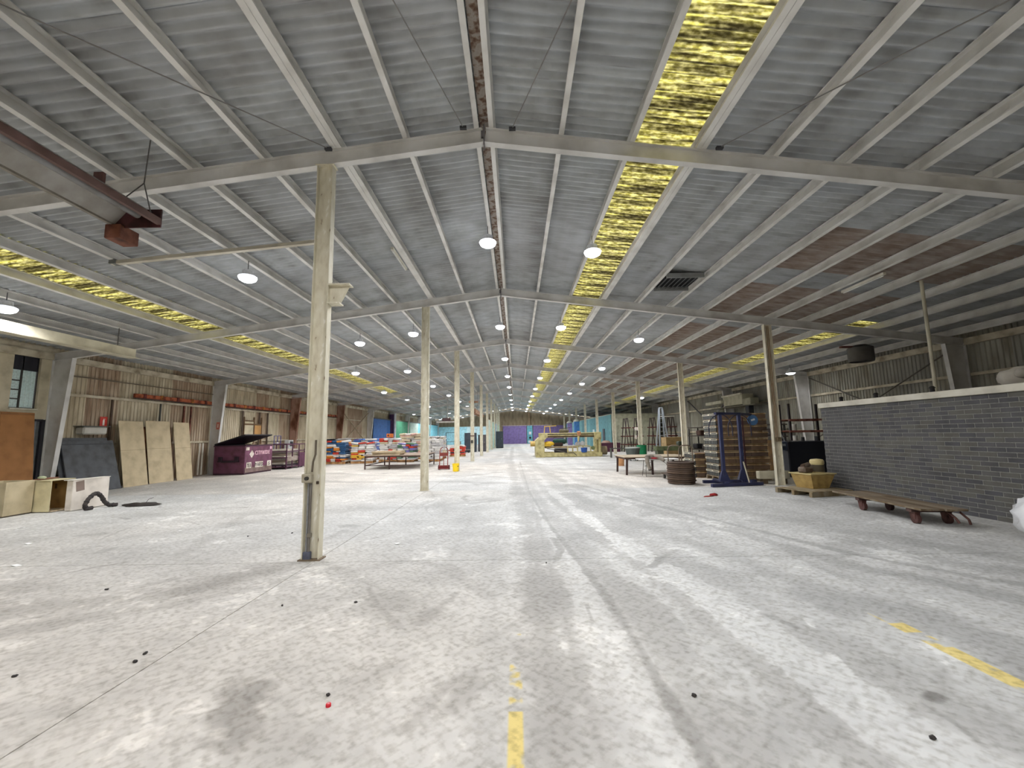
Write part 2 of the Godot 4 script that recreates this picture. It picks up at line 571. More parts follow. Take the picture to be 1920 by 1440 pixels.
func build_floor() -> void:
	var zj := fz(2) + 0.06
	var near := ImageTexture.create_from_image(floor_image(2048, 1379, WL, WR, ZB, zj, true))
	var far := ImageTexture.create_from_image(floor_image(1024, 1536, WL, WR, zj, ZE, false))
	noise_tex("grit", 0.11, [0.0, c8(206, 204, 200), 0.35, c8(238, 237, 235), 0.6, Color.WHITE, 1.0, Color.WHITE], FastNoiseLite.TYPE_VALUE_CUBIC, 4, 512, 1.0, 31)
	var fm := []
	for t in [near, far]:
		var m := StandardMaterial3D.new()
		m.resource_name = "concrete"
		m.albedo_texture = t
		m.roughness = 0.72
		m.metallic_specular = 0.35
		m.detail_enabled = true
		m.detail_albedo = texs["grit"]
		m.detail_blend_mode = BaseMaterial3D.BLEND_MODE_MUL
		m.detail_uv_layer = BaseMaterial3D.DETAIL_UV_2
		fm.append(m)
	var fl := thing("floor", "dusty pale concrete slab floor with tyre tracks", "floor", Vector3.ZERO, 0.0, "", "structure")
	put(fl, "sub_base", MB.new().box(Vector3((WL + WR) / 2, -0.2, (ZB + ZE) / 2), Vector3(WR - WL + 0.4, 0.2, ZB - ZE + 0.4)).mesh(), cm(120, 112, 100))
	var xs := [WL - 0.1, -2.74, XC, WR + 0.1]
	var zs := [ZB + 0.1, -5.86, zj]
	for k in range(4, 12, 2):
		zs.append(fz(k) + 0.06)
	zs.append(ZE - 0.1)
	var g := 0.005
	for i in xs.size() - 1:
		for j in zs.size() - 1:
			var x0: float = xs[i] + g
			var x1: float = xs[i + 1] - g
			var z0: float = zs[j] - g
			var z1: float = zs[j + 1] + g
			var is_near: bool = zs[j] > zj + 0.01
			var ta := ZB if is_near else zj
			var tb := zj if is_near else ZE
			var mb := MB.new()
			mb.box(Vector3((x0 + x1) / 2, -0.06, (z0 + z1) / 2), Vector3(x1 - x0, 0.12, z0 - z1))
			var uv := PackedVector2Array()
			var uv2 := PackedVector2Array()
			for p in mb.v:
				uv.append(Vector2((p.x - WL) / (WR - WL), (ta - p.z) / (ta - tb)))
				uv2.append(Vector2(p.x, p.z) * 0.55)
			var arr := []
			arr.resize(Mesh.ARRAY_MAX)
			arr[Mesh.ARRAY_VERTEX] = mb.v
			arr[Mesh.ARRAY_NORMAL] = mb.n
			arr[Mesh.ARRAY_TEX_UV] = uv
			arr[Mesh.ARRAY_TEX_UV2] = uv2
			var am := ArrayMesh.new()
			am.add_surface_from_arrays(Mesh.PRIMITIVE_TRIANGLES, arr)
			put(fl, "slab", am, fm[0] if is_near else fm[1])


# ---------------------------------------------------------------- roof
func purlin_x(side: int, k: int) -> float:
	return (-0.268 + 1.07 * k) if side > 0 else (-0.56 - 1.09 * k)


func fibreglass_texture() -> Texture2D:
	# yellowed fibreglass: mottled, with grime washed down the sheet in streaks
	var w := 512
	var h := 896
	var f := FastNoiseLite.new()
	f.noise_type = FastNoiseLite.TYPE_SIMPLEX_SMOOTH
	f.seed = 41
	f.fractal_octaves = 4
	f.frequency = 0.012
	var n1 := f.get_seamless_image(w, h)
	f.seed = 42
	f.frequency = 0.03
	var n2 := f.get_seamless_image(w, h)
	f.seed = 43
	f.fractal_octaves = 3
	f.frequency = 0.022
	var n3 := f.get_seamless_image(w / 8, h)
	n3.resize(w, h, Image.INTERPOLATE_CUBIC)
	for n in [n1, n2, n3]:
		n.convert(Image.FORMAT_L8)
	var d1 := n1.get_data()
	var d2 := n2.get_data()
	var d3 := n3.get_data()
	var out := PackedByteArray()
	out.resize(w * h * 3)
	for k in w * h:
		var a := d1[k] / 255.0 - 0.5
		var b := d2[k] / 255.0 - 0.5
		var c := d3[k] / 255.0 - 0.5
		var t := clampf(0.66 + a * 0.4 + b * 0.7 + c * 1.3, 0.06, 1.0)
		out[k * 3] = int(255.0 * lerpf(0.30, 1.0, t))
		out[k * 3 + 1] = int(255.0 * lerpf(0.27, 0.97, t))
		out[k * 3 + 2] = int(255.0 * lerpf(0.17, 0.78 if b > 0.0 else 0.66, t))
	return ImageTexture.create_from_image(Image.create_from_data(w, h, false, Image.FORMAT_RGB8, out))


func build_roof() -> void:
	var roof := thing("ceiling", "underside of the corrugated grey roof on steel purlins", "roof", Vector3.ZERO, 0.0, "", "structure")
	var greys := [mk("roof_sheet_a", c8(194, 199, 203), 0.9, "fibre", 0.0, Vector3(0.22, 0.5, 1.1)), mk("roof_sheet_b", c8(187, 192, 197), 0.9, "fibre", 0.0, Vector3(0.18, 0.5, 0.9)), mk("roof_sheet_c", c8(190, 194, 198), 0.9, "fibre", 0.0, Vector3(0.15, 0.4, 0.7)), mk("roof_sheet_stained", c8(188, 180, 174), 0.9, "stain", 0.0, Vector3(0.25, 0.3, 0.9))]
	var sky := StandardMaterial3D.new()
	sky.resource_name = "yellowed_fibreglass"
	sky.uv1_scale = Vector3(1, 1.0 / 7.0, 1)
	sky.albedo_texture = fibreglass_texture()
	sky.roughness = 0.5
	sky.backlight_enabled = true
	sky.backlight = Color(1, 1, 1)
	var steel := mk("purlin_paint", c8(232, 231, 228), 0.6, "blotch", 0.0, Vector3.ONE * 0.4)
	var ang := atan(SL)
	var rows := {
		1: [[XR + 0.04, 1.87, 0], [1.87, 2.94, 1], [2.94, 6.15, 0], [6.15, 10.43, 0], [10.43, 11.50, 2], [11.50, WR + 0.35, 0]],
		-1: [[XR - 0.04, -9.28, 0], [-9.28, -10.37, 1], [-10.37, WL - 0.35, 0]],
	}
	var cache := {}
	var sheets := 0
	var rest := MB.new()
	for bay in range(0, 12):
		var za := fz(bay) - 0.06 if bay > 0 else ZB + 0.1
		var zb := fz(bay + 1) - 0.06 if bay < 11 else ZE - 0.1
		var n := int(round((za - zb) / 1.0224))
		for side: int in [1, -1]:
			for row in rows[side]:
				var lit: bool = row[2] == 1 and (side > 0 or (bay < 5)) or (row[2] == 2 and bay > 1 and bay < 7)
				var y0: float = und(row[0]) + RD + PD + 0.03
				var len_: float = absf(row[1] - row[0]) / cos(ang)
				for s in n:
					var zs := za - (za - zb) / n * s
					var key := "%d_%.2f" % [side, row[0]]
					if not cache.has(key):
						cache[key] = MB.new().sheet(Vector3.ZERO, Vector3(side * cos(ang), -sin(ang), 0) * (len_ + 0.03), Vector3(0, 0, -1), Vector3(side * sin(ang), cos(ang), 0), 7 * 0.146, 0.146, 0.032, 0.006).mesh()
					var at := Transform3D(Basis(Vector3(side * cos(ang), -sin(ang), 0), 0.012 * side) * Basis().scaled(Vector3(1, 1, (za - zb) / n / 1.022 * 1.012)), Vector3(row[0], y0, zs))   # each laps over the next
					if lit:
						put(roof, "skylight_sheet", cache[key], sky, at)
						continue
					var pick := rng.randi() % 3
					if side > 0 and row[0] > 6.0 and row[0] < 10.0 and bay > 0 and bay < 6 and rng.randf() < 0.75:
						pick = 3
					if bay < 6:
						put(roof, "roof_sheet", cache[key], greys[pick], at)
						sheets += 1
					else:
						rest.sheet(at.origin, Vector3(side * cos(ang), -sin(ang), 0) * (len_ + 0.03), Vector3(0, 0, -1), Vector3(side * sin(ang), cos(ang), 0), 7 * 0.146, 0.146, 0.032, 0.006)
	tag(put(roof, "far_roof_sheets", rest.mesh(), greys[0]), "", "", "", "stuff")
	# ridge cap closes the joint over the ridge
	var cap := MB.new()
	var yr := HR + RD + PD + 0.10
	for side: float in [1.0, -1.0]:
		cap.beam(Vector3(XR + side * 0.13, yr - 0.02, ZB + 0.1), Vector3(XR + side * 0.13, yr - 0.02, ZE - 0.1), 0.30, 0.006, Vector3(side * sin(ang), cos(ang), 0))
	put(roof, "ridge_cap", cap.mesh(), greys[1])
	# purlins: open channels, opening towards the ridge
	var pm := {}
	for side: int in [1, -1]:
		var m := MB.new()
		var e := Vector3(side * cos(ang), -sin(ang), 0)
		var up := Vector3(side * sin(ang), cos(ang), 0)
		var b := Basis(e, up, Vector3(0, 0, 1))
		var L := BAY - 0.004
		var o := Vector3(0, 0, -BAY / 2)
		m.box(up * (PD / 2) + o, Vector3(0.005, PD, L), b)
		m.box(up * 0.003 - e * 0.035 + o, Vector3(0.07, 0.006, L), b)
		m.box(up * (PD - 0.003) - e * 0.035 + o, Vector3(0.07, 0.006, L), b)
		m.box(up * 0.012 - e * 0.07 + o, Vector3(0.005, 0.022, L), b)
		m.box(up * (PD - 0.012) - e * 0.07 + o, Vector3(0.005, 0.022, L), b)
		pm[side] = m.mesh()
	for bay in range(0, 11):
		for side: int in [1, -1]:
			for k in 14:
				if bay == 0 and k > 9:
					continue
				var x := purlin_x(side, k)
				if absf(x) > 14.6:
					continue
				var p := put(roof, "purlin", pm[side], steel, Transform3D(Basis(), Vector3(x, und(x) + RD, fz(bay) - 0.06)))
				if (side < 0 and k == 2) or (side > 0 and k == 3):   # doubled lines
					put(p, "second_channel", pm[side], steel, Transform3D(Basis(), Vector3(-0.078 * side, 0.0103, 0)))
	# pipe and tray hung in the ridge
	var tray := MB.new()
	tray.beam(Vector3(XR + 0.0, HR + RD + 0.14, ZB), Vector3(XR + 0.0, HR + RD + 0.14, ZE), 0.14, 0.05)
	put(roof, "cable_tray", tray.mesh(), mk("tray_stained", c8(170, 160, 150), 0.7, "rust", 0.0, Vector3.ONE * 1.5))


# ---------------------------------------------------------------- portal frames
func build_frames() -> void:
	var paint := mk("frame_paint", c8(222, 221, 219), 0.55, "blotch", 0.0, Vector3.ONE * 0.35)
	var rusty := mk("frame_rusty", c8(176, 140, 122), 0.75, "rust", 0.0, Vector3(0.25, 0.12, 0.25))
	var ang := atan(SL)
	for k in range(0, 12):
		var z := fz(k) - 0.06
		var g := thing("portal_frame", "cream painted steel portal frame spanning the whole hall", "frame", Vector3(XR, 0, z), 0.0, "steel portal frames along the hall")
		var which: String = {1: "cream steel portal frame resting on the column with the switch box", 2: "cream steel portal frame whose left leg stands between window and grey panels", 3: "cream steel portal frame whose left leg stands beside the purple skip", 4: "steel portal frame with the rusty left leg next to the work bench", 5: "steel portal frame with the rusty left leg behind the wrapped loads"}.get(k, "")
		if which:
			tag(g, which, "frame")
		for side: float in [-1.0, 1.0]:
			var xw: float = (WL + 0.12) if side < 0 else (WR - 0.12)
			var up := Vector3(side * sin(ang), cos(ang), 0)
			var a := Vector3(0, HR, 0) + up * (RD / 2)
			var b := Vector3(xw - XR, und(xw), 0) + up * (RD / 2)
			put(g, "rafter", MB.new().ibeam(a, b, RD, 0.115, up).mesh(), paint)
			# tapered leg: inner flange leans, outer flange stands at the wall
			var leg := MB.new()
			var yt := und(xw - side * 0.55) + 0.02
			var xi_t: float = xw - side * 0.62 - XR
			var xi_b: float = xw - side * 0.30 - XR
			var xo: float = xw - XR
			for q in [[xi_b, xi_t], [xo, xo]]:
				var p0 := Vector3(q[0], 0, 0)
				var p1 := Vector3(q[1], yt, 0)
				leg.beam(p0, p1, 0.14, 0.014, Vector3(1, 0, 0))
			leg.hexa([Vector3(xi_b, 0, -0.005), Vector3(xo, 0, -0.005), Vector3(xo, 0, 0.005), Vector3(xi_b, 0, 0.005), Vector3(xi_t, yt, -0.005), Vector3(xo, yt, -0.005), Vector3(xo, yt, 0.005), Vector3(xi_t, yt, 0.005)])
			put(g, "leg", leg.mesh(), rusty if side < 0 and k in [4, 5] else paint)
			put(g, "base_plate", MB.new().box(Vector3((xi_b + xo) / 2, 0.01, 0), Vector3(absf(xo - xi_b) + 0.12, 0.02, 0.22)).mesh(), paint)
		put(g, "ridge_plate", MB.new().box(Vector3(0, HR + RD / 2, 0), Vector3(0.02, RD + 0.1, 0.12)).box(Vector3(-0.02, HR + RD / 2 + 0.02, 0.0), Vector3(0.05, 0.1, 0.10)).mesh(), cm(120, 116, 120))


func icolumn(h: float) -> ArrayMesh:
	return MB.new().ibeam(Vector3(0, 0.0, 0), Vector3(0, h, 0), 0.235, 0.13, Vector3.RIGHT, 0.013, 0.01).mesh()


func build_columns() -> void:
	var cream := mk("column_paint", c8(236, 233, 222), 0.6, "peel", 0.0, Vector3(1.1, 0.45, 1.1))
	var grey := mk("conduit_grey", c8(150, 150, 152), 0.5, "fine")
	var hl := und(XL)
	var near_l := thing("steel_column", "tall cream steel column with switch box, conduits and bracket, paint worn at the foot", "column", Vector3(XL, 0, fz(1) - 0.065), 0.0)
	put(near_l, "shaft", icolumn(hl), cream)
	put(near_l, "base_plate", MB.new().box(Vector3(0, 0.008, 0), Vector3(0.30, 0.016, 0.2)).mesh(), cm(140, 124, 104, 0.8, "grime"))
	put(near_l, "cap_plate", MB.new().box(Vector3(0, hl - 0.006, 0), Vector3(0.28, 0.012, 0.16)).mesh(), cream)
	put(near_l, "conduit", MB.new().cyl(Vector3(-0.065, 0.02, 0.04), Vector3(-0.065, 1.05, 0.04), 0.014, 0.014, 8).mesh(), grey)
	put(near_l, "conduit", MB.new().cyl(Vector3(-0.03, 0.02, 0.045), Vector3(-0.03, 1.02, 0.045), 0.018, 0.018, 8).mesh(), cm(126, 122, 118, 0.5, "grime"))
	put(near_l, "conduit", MB.new().tube([Vector3(-0.02, 1.18, 0.05), Vector3(-0.01, 1.32, 0.05), Vector3(0.02, 1.42, 0.05), Vector3(0.02, 1.62, 0.05)], 0.014).mesh(), cm(110, 100, 86, 0.6, "grime"))
	put(near_l, "conduit_clip", MB.new().cbox(Vector3(-0.02, 0.33, 0.055), Vector3(0.06, 0.06, 0.04), 0.008).mesh(), cm(130, 124, 112))
	put(near_l, "boot", MB.new().cbox(Vector3(-0.045, 0.06, 0.045), Vector3(0.10, 0.11, 0.06), 0.01).mesh(), cm(96, 100, 118, 0.6, "fine"))
	var sw := put(near_l, "switch_box", MB.new().cbox(Vector3(-0.06, 1.10, 0.09), Vector3(0.13, 0.12, 0.09), 0.01).mesh(), cm(196, 190, 172, 0.5, "grime"))
	put(sw, "switch_knob", MB.new().cyl(Vector3(-0.045, 1.10, 0.132), Vector3(-0.045, 1.10, 0.165), 0.028, 0.026, 12).mesh(), cm(60, 58, 56))
	put(near_l, "socket_plate", MB.new().cbox(Vector3(0.045, 1.03, 0.012), Vector3(0.035, 0.04, 0.02), 0.004).mesh(), cm(70, 56, 44))
	put(near_l, "cover_strip", MB.new().beam(Vector3(-0.122, 0.0, 0.03), Vector3(-0.122, 4.05, 0.03), 0.05, 0.01, Vector3(1, 0, 0)).mesh(), cream)
	var br := put(near_l, "bracket", MB.new().box(Vector3(0.27, 3.88, 0.0), Vector3(0.32, 0.02, 0.16)).box(Vector3(0.2, 3.60, 0.0), Vector3(0.18, 0.02, 0.16)).mesh(), cream)
	var gus := MB.new()
	gus.hexa([Vector3(0.12, 3.6, -0.006), Vector3(0.28, 3.6, -0.006), Vector3(0.28, 3.6, 0.006), Vector3(0.12, 3.6, 0.006), Vector3(0.12, 3.88, -0.006), Vector3(0.42, 3.88, -0.006), Vector3(0.42, 3.88, 0.006), Vector3(0.12, 3.88, 0.006)])
	put(br, "gusset", gus.mesh(), cream)
	var shaft := icolumn(hl)
	for k in range(2, 11):
		var t := thing("steel_column", "plain cream steel column in the row left of the aisle", "column", Vector3(XL, 0, fz(k) - 0.065), 0.0, "left row of inner columns")
		put(t, "shaft", shaft, cream)
		put(t, "base_plate", MB.new().box(Vector3(0, 0.006, 0), Vector3(0.28, 0.012, 0.18)).mesh(), cream)
		if k == 4:
			put(t, "strap", MB.new().box(Vector3(0, 1.62, 0), Vector3(0.27, 0.05, 0.17)).mesh(), cm(92, 50, 44))
			put(t, "switch_box", MB.new().cbox(Vector3(-0.02, 1.25, 0.11), Vector3(0.12, 0.2, 0.1), 0.01).mesh(), cm(70, 66, 62))
			tag(t, "cream steel column with red strap and dark switch box beside the trolley frames", "column")
			t.remove_meta("group")
	var hr := und(XC)
	var sr := icolumn(hr)
	for k in range(2, 11):
		var t := thing("steel_column", "plain cream steel column in the row right of the aisle", "column", Vector3(XC, 0, fz(k) - 0.065), 0.0, "right row of inner columns")
		put(t, "shaft", sr, cream)
		put(t, "base_plate", MB.new().box(Vector3(0, 0.006, 0), Vector3(0.28, 0.012, 0.18)).mesh(), cream)
		if k == 2:
			tag(t, "cream steel column with rusty brown conduits beside the stacked crates", "column")
			t.remove_meta("group")
			var rb := mk("rusty_pipe", c8(176, 142, 108), 0.7, "grime")
			for i in 2:
				var x := -0.035 + i * 0.05
				put(t, "conduit", MB.new().tube([Vector3(x, hr - 0.05, 0.05), Vector3(x, 2.6, 0.05), Vector3(x + 0.02, 2.4, 0.055), Vector3(x, 2.1, 0.05), Vector3(x, 1.45, 0.05)], 0.012).mesh(), rb)
			put(t, "socket_box", MB.new().cbox(Vector3(0.02, 1.38, 0.06), Vector3(0.13, 0.13, 0.09), 0.01).mesh(), cm(128, 112, 86, 0.6, "grime"))
		if k in [8, 9]:   # boxed in with painted panels
			var pc := cm(74, 132, 200) if k == 8 else cm(140, 122, 178)
			tag(t, ("cream steel column boxed in with blue panels" if k == 8 else "cream steel column boxed in with lilac panels"), "column")
			t.remove_meta("group")
			put(t, "casing", MB.new().cbox(Vector3(0, 1.62, 0), Vector3(0.66, 3.24, 0.6), 0.01).mesh(), pc)
			put(t, "collar", MB.new().lathe(Vector3(0, 3.24, 0), [Vector2(0.42, 0.0), Vector2(0.44, 0.12), Vector2(0.2, 0.3)], 4).mesh(), cm(232, 228, 214))


# ---------------------------------------------------------------- walls
func build_walls() -> void:
	var beige := [mk("wall_sheet_a", c8(208, 197, 172), 0.75, "grime", 0.0, Vector3(0.4, 0.12, 0.4)), mk("wall_sheet_b", c8(200, 184, 162), 0.75, "stain", 0.0, Vector3(0.6, 0.10, 0.6)), mk("wall_sheet_c", c8(212, 203, 180), 0.75, "grime", 0.0, Vector3(0.5, 0.14, 0.5))]
	var drab := [mk("wall_sheet_d", c8(168, 167, 155), 0.75, "grime", 0.0, Vector3(0.4, 0.12, 0.4)), mk("wall_sheet_e", c8(158, 157, 148), 0.75, "blotch", 0.0, Vector3(0.4, 0.12, 0.4))]
	var cream := mk("girt_paint", c8(206, 198, 176), 0.6, "grime", 0.0, Vector3.ONE * 0.4)
	var rib := 0.149
	var hl := und(WL) + RD + PD + 0.06
	var hr := und(WR) + RD + PD + 0.06
	var wl := thing("wall_left", "beige ribbed sheet wall with rust streaks on the left", "wall", Vector3(WL, 0, 0), 0.0, "", "structure")
	var wr := thing("wall_right", "grey ribbed sheet wall on the right", "wall", Vector3(WR, 0, 0), 0.0, "", "structure")
	var sl := MB.new().sheet(Vector3.ZERO, Vector3.UP * hl, Vector3(0, 0, -1), Vector3(1, 0, 0), rib * 8, rib, 0.03, 0.004, true).mesh()
	var sr := MB.new().sheet(Vector3.ZERO, Vector3.UP * hr, Vector3(0, 0, -1), Vector3(-1, 0, 0), rib * 8, rib, 0.03, 0.004, true).mesh()
	for bay in range(0, 12):
		var za := fz(bay) - 0.06 if bay > 0 else ZB + 0.1
		var zb := fz(bay + 1) - 0.06 if bay < 11 else ZE - 0.1
		var n := int(round((za - zb) / (rib * 8)))
		for i in maxi(n, 1):
			var w := (za - zb) / maxi(n, 1)
			var t := Transform3D(Basis().scaled(Vector3(1, 1, w / (rib * 8))), Vector3(0, 0, za - i * w))
			if bay > 1:
				put(wl, "cladding_sheet", sl, beige[rng.randi() % 3], t)
			put(wr, "cladding_sheet", sr, drab[rng.randi() % 2], t)
		for y: float in [1.55, 3.2]:
			if bay > 1:
				put(wl, "girt", MB.new().box(Vector3(0.07, y, (za + zb) / 2), Vector3(0.07, 0.09, za - zb - 0.16)).mesh(), cream)
			put(wr, "girt", MB.new().box(Vector3(-0.07, y + 0.08, (za + zb) / 2), Vector3(0.07, 0.09, za - zb - 0.16)).mesh(), cream)
		put(wl, "eave_strut", MB.new().box(Vector3(0.12, hl - 0.36, (za + zb) / 2), Vector3(0.12, 0.2, za - zb - 0.16)).mesh(), cream)
		put(wr, "eave_strut", MB.new().box(Vector3(-0.12, hr - 0.36, (za + zb) / 2), Vector3(0.12, 0.2, za - zb - 0.16)).mesh(), cream)
	# posts and rust-stained timbers on the left wall
	for q in [[-15.2, 0.06, 1], [-17.3, 0.05, 0], [-18.55, 0.07, 2], [-18.95, 0.06, 2], [-22.6, 0.08, 1], [-24.1, 0.06, 1], [-24.9, 0.08, 1]]:
		put(wl, "stud", MB.new().box(Vector3(0.13, 1.6, q[0]), Vector3(0.05, 3.1, q[1])).mesh(), [cm(80, 84, 82), cm(98, 82, 70, 0.8, "grime"), cm(120, 66, 50, 0.8, "rust")][q[2]])
	put(wl, "pipe", MB.new().cyl(Vector3(0.14, 3.82, fz(2) - 0.2), Vector3(0.14, 3.82, fz(3)), 0.02, 0.02, 8).mesh(), cm(120, 108, 92))
	for zz: float in [-19.55, -19.75]:
		put(wl, "pipe", MB.new().cyl(Vector3(0.18, 0.05, zz), Vector3(0.18, 1.5, zz), 0.04, 0.04, 8).mesh(), cm(226, 222, 210))
	# near end: flat cream boards round a window
	var flat := mk("cream_board", c8(206, 196, 170), 0.7, "blotch")
	var wz := [-12.12, -12.84]
	for q in [[ZB + 0.1, -12.12, 0.0, hl], [-12.84, fz(2) - 0.02, 2.36, hl], [-12.12, -12.84, 4.3, hl], [-12.12, -12.84, 2.36, 2.66], [-12.12, -12.6, 0.0, 2.36]]:
		put(wl, "wall_board", MB.new().box(Vector3(0.0, (q[2] + q[3]) / 2, (q[0] + q[1]) / 2), Vector3(0.12, q[3] - q[2], q[0] - q[1])).mesh(), flat)
	put(wl, "lower_sheet", MB.new().sheet(Vector3(0.0, 0, -12.6), Vector3.UP * 2.36, Vector3(0, 0, -1), Vector3(1, 0, 0), 0.1 * 6, 0.1, 0.03, 0.004).mesh(), cm(150, 158, 164, 0.5, "grime"))
	put(wl, "header", MB.new().box(Vector3(0.08, 4.52, -12.3), Vector3(0.06, 0.2, 1.9)).mesh(), cream)
	put(wl, "rail", MB.new().box(Vector3(0.09, 2.32, -12.9), Vector3(0.06, 0.05, 0.7)).mesh(), cm(52, 48, 50))
	put(wl, "post", MB.new().box(Vector3(0.1, 1.15, -13.02), Vector3(0.06, 2.3, 0.09)).mesh(), cm(46, 44, 52))
	var win := thing("window_1", "small high window with dark top and pale ribbed blind", "window", Vector3(WL, 0, 0), 0.0, "", "structure")
	var fr := MB.new()
	for z: float in [-12.14, -12.42, -12.82]:
		fr.box(Vector3(-0.03, 3.48, z), Vector3(0.05, 1.64, 0.03))
	for y: float in [2.68, 2.95, 3.22, 3.5, 4.28]:
		fr.box(Vector3(-0.03, y, -12.28 if y < 4.0 and y > 2.7 else -12.48), Vector3(0.05, 0.03, 0.28 if y < 4.0 and y > 2.7 else 0.70))
	put(win, "window_frame", fr.mesh(), cm(70, 66, 62))
	put(win, "top_panel", MB.new().box(Vector3(-0.02, 4.05, -12.48), Vector3(0.03, 0.46, 0.68)).mesh(), cm(30, 30, 40))
	var blind := mk("pale_blind", c8(226, 238, 236), 0.6, "fine")
	blind.backlight_enabled = true
	blind.backlight = Color(0.5, 0.55, 0.55)
	put(win, "blind", MB.new().sheet(Vector3(-0.055, 2.68, -12.44), Vector3.UP * 1.3, Vector3(0, 0, -1), Vector3(1, 0, 0), 0.36, 0.12, 0.025, 0.004).mesh(), blind)
	put(win, "pane", MB.new().box(Vector3(-0.05, 3.25, -12.28), Vector3(0.006, 1.16, 0.28)).mesh(), blind)
	put(win, "sill", MB.new().box(Vector3(0.05, 2.65, -12.48), Vector3(0.12, 0.04, 0.74)).mesh(), cm(220, 216, 200))
	# painted panels low on the far part of the left wall
	var paints := [[-42.6, -48.3, cm(58, 108, 178), 3.5], [-49.6, -57.4, cm(74, 150, 116), 3.5], [-57.4, -62.0, cm(186, 206, 196), 3.5], [-62.0, ZE + 0.3, cm(140, 214, 232), 3.5]]
	for q in paints:
		var n := int(round((q[0] - q[1]) / 1.25))
		for i in n:
			var w: float = (q[0] - q[1]) / n
			put(wl, "painted_panel", MB.new().cbox(Vector3(0.43, q[3] / 2, q[0] - (i + 0.5) * w), Vector3(0.05, q[3], w - 0.015), 0.008).mesh(), q[2])
	put(wl, "panel_cap", MB.new().box(Vector3(0.43, 3.56, -60.0), Vector3(0.14, 0.1, 34.8)).mesh(), cm(96, 92, 84))
	put(wl, "painted_post", MB.new().cbox(Vector3(0.5, 2.1, fz(7) - 0.1), Vector3(0.5, 4.2, 0.7), 0.01).mesh(), cm(96, 66, 110))
	put(wl, "downpipe", MB.new().cyl(Vector3(0.9, 1.2, fz(7) + 0.3), Vector3(0.9, 4.3, fz(7) + 0.3), 0.13, 0.13, 12).mesh(), cm(236, 238, 246))
	# cross bracing in two far bays
	for q in [[5, 0.1], [2, 0.16]]:
		for d in [0, 1]:
			var z0 := fz(q[0]) - 0.3
			var z1 := fz(q[0] + 1) + 0.3
			if q[0] == 5:
				put(wl, "brace", MB.new().beam(Vector3(0.32, 0.9 if d == 0 else 4.0, z0), Vector3(0.32, 4.0 if d == 0 else 0.9, z1), 0.07, 0.07).mesh(), cm(176, 162, 138, 0.7, "grime"))
			else:
				put(wr, "brace", MB.new().cyl(Vector3(-0.3, 1.2 if d == 1 else 4.1, z0), Vector3(-0.3, 4.1 if d == 1 else 1.2, z1), 0.025, 0.025, 6).mesh(), cm(96, 92, 84))
	put(wr, "brace", MB.new().beam(Vector3(-0.3, 4.1, fz(5) + 0.4), Vector3(-0.3, 1.6, fz(4) - 1.8), 0.07, 0.07).mesh(), cm(84, 82, 84))
	put(wr, "brace", MB.new().beam(Vector3(-0.3, 3.6, fz(4) - 0.6), Vector3(-0.3, 2.2, fz(4) - 3.2), 0.07, 0.07).mesh(), cm(150, 150, 150))
	# end wall: gable sheets above, lilac boards below
	var we := thing("wall_back", "far end wall with lilac boards under brown gable sheets", "wall", Vector3(0, 0, ZE), 0.0, "", "structure")
	var x := WL
	var i2 := 0
	while x < WR:
		var w := minf(rib * 8, WR - x)
		var top := minf(und(x), und(x + w)) + 0.56
		put(we, "gable_sheet", MB.new().sheet(Vector3(x, 0, 0), Vector3.UP * top, Vector3(1, 0, 0), Vector3(0, 0, 1), w, rib, 0.03, 0.004, true).mesh(), mk("gable_sheet", c8(150, 136, 112), 0.8, "grime", 0.0, Vector3(0.3, 0.1, 0.3)))
		x += w
		i2 += 1
	for q in [[-14.3, -9.0, cm(176, 228, 242)], [-9.0, -3.2, cm(206, 236, 244)], [-2.4, 1.9, cm(126, 110, 166)], [2.0, 3.0, cm(104, 172, 190)], [3.1, 9.0, cm(120, 104, 158)]]:
		var n := maxi(1, int(round((q[1] - q[0]) / 1.25)))
		for i in n:
			var w: float = (q[1] - q[0]) / n
			put(we, "painted_board", MB.new().cbox(Vector3(q[0] + (i + 0.5) * w, 1.62, 0.2), Vector3(w - 0.012, 3.24, 0.05), 0.006).mesh(), q[2])
	put(we, "ledge", MB.new().box(Vector3(2.0, 3.3, 0.22), Vector3(9.2, 0.1, 0.2)).mesh(), cm(178, 166, 168))
	put(we, "gable_post", MB.new().box(Vector3(2.45, 4.6, 0.2), Vector3(0.2, 2.4, 0.2)).mesh(), cm(166, 140, 112))
	put(we, "notice", MB.new().box(Vector3(2.55, 1.9, 0.235), Vector3(0.4, 0.5, 0.012)).mesh(), cm(226, 230, 232))
	put(we, "notice", MB.new().box(Vector3(2.45, 0.35, 0.235), Vector3(0.45, 0.4, 0.012)).mesh(), cm(240, 240, 240))
	put(we, "hose_reel", MB.new().cyl(Vector3(2.55, 1.05, 0.23), Vector3(2.55, 1.05, 0.33), 0.2, 0.2, 16).mesh(), cm(30, 28, 30))
	# wall behind the camera
	var wf := thing("wall_front", "ribbed sheet wall behind the camera", "wall", Vector3(0, 0, ZB), 0.0, "", "structure")
	x = WL
	while x < WR:
		var w := minf(rib * 8, WR - x)
		var top := minf(und(x), und(x + w)) + 0.56
		put(wf, "gable_sheet", MB.new().sheet(Vector3(x, 0, 0), Vector3.UP * top, Vector3(1, 0, 0), Vector3(0, 0, -1), w, rib, 0.03, 0.004, true).mesh(), beige[0])
		x += w
	# partition along the left column row, far down
	var pt := thing("partition_wall", "row of pale green, turquoise and lilac partition panels beyond the left columns", "partition", Vector3(-3.05, 0, -60.5))
	var pcols := [cm(200, 212, 200), cm(176, 216, 204), cm(120, 206, 206), cm(110, 160, 204), cm(84, 198, 190), cm(150, 134, 190)]
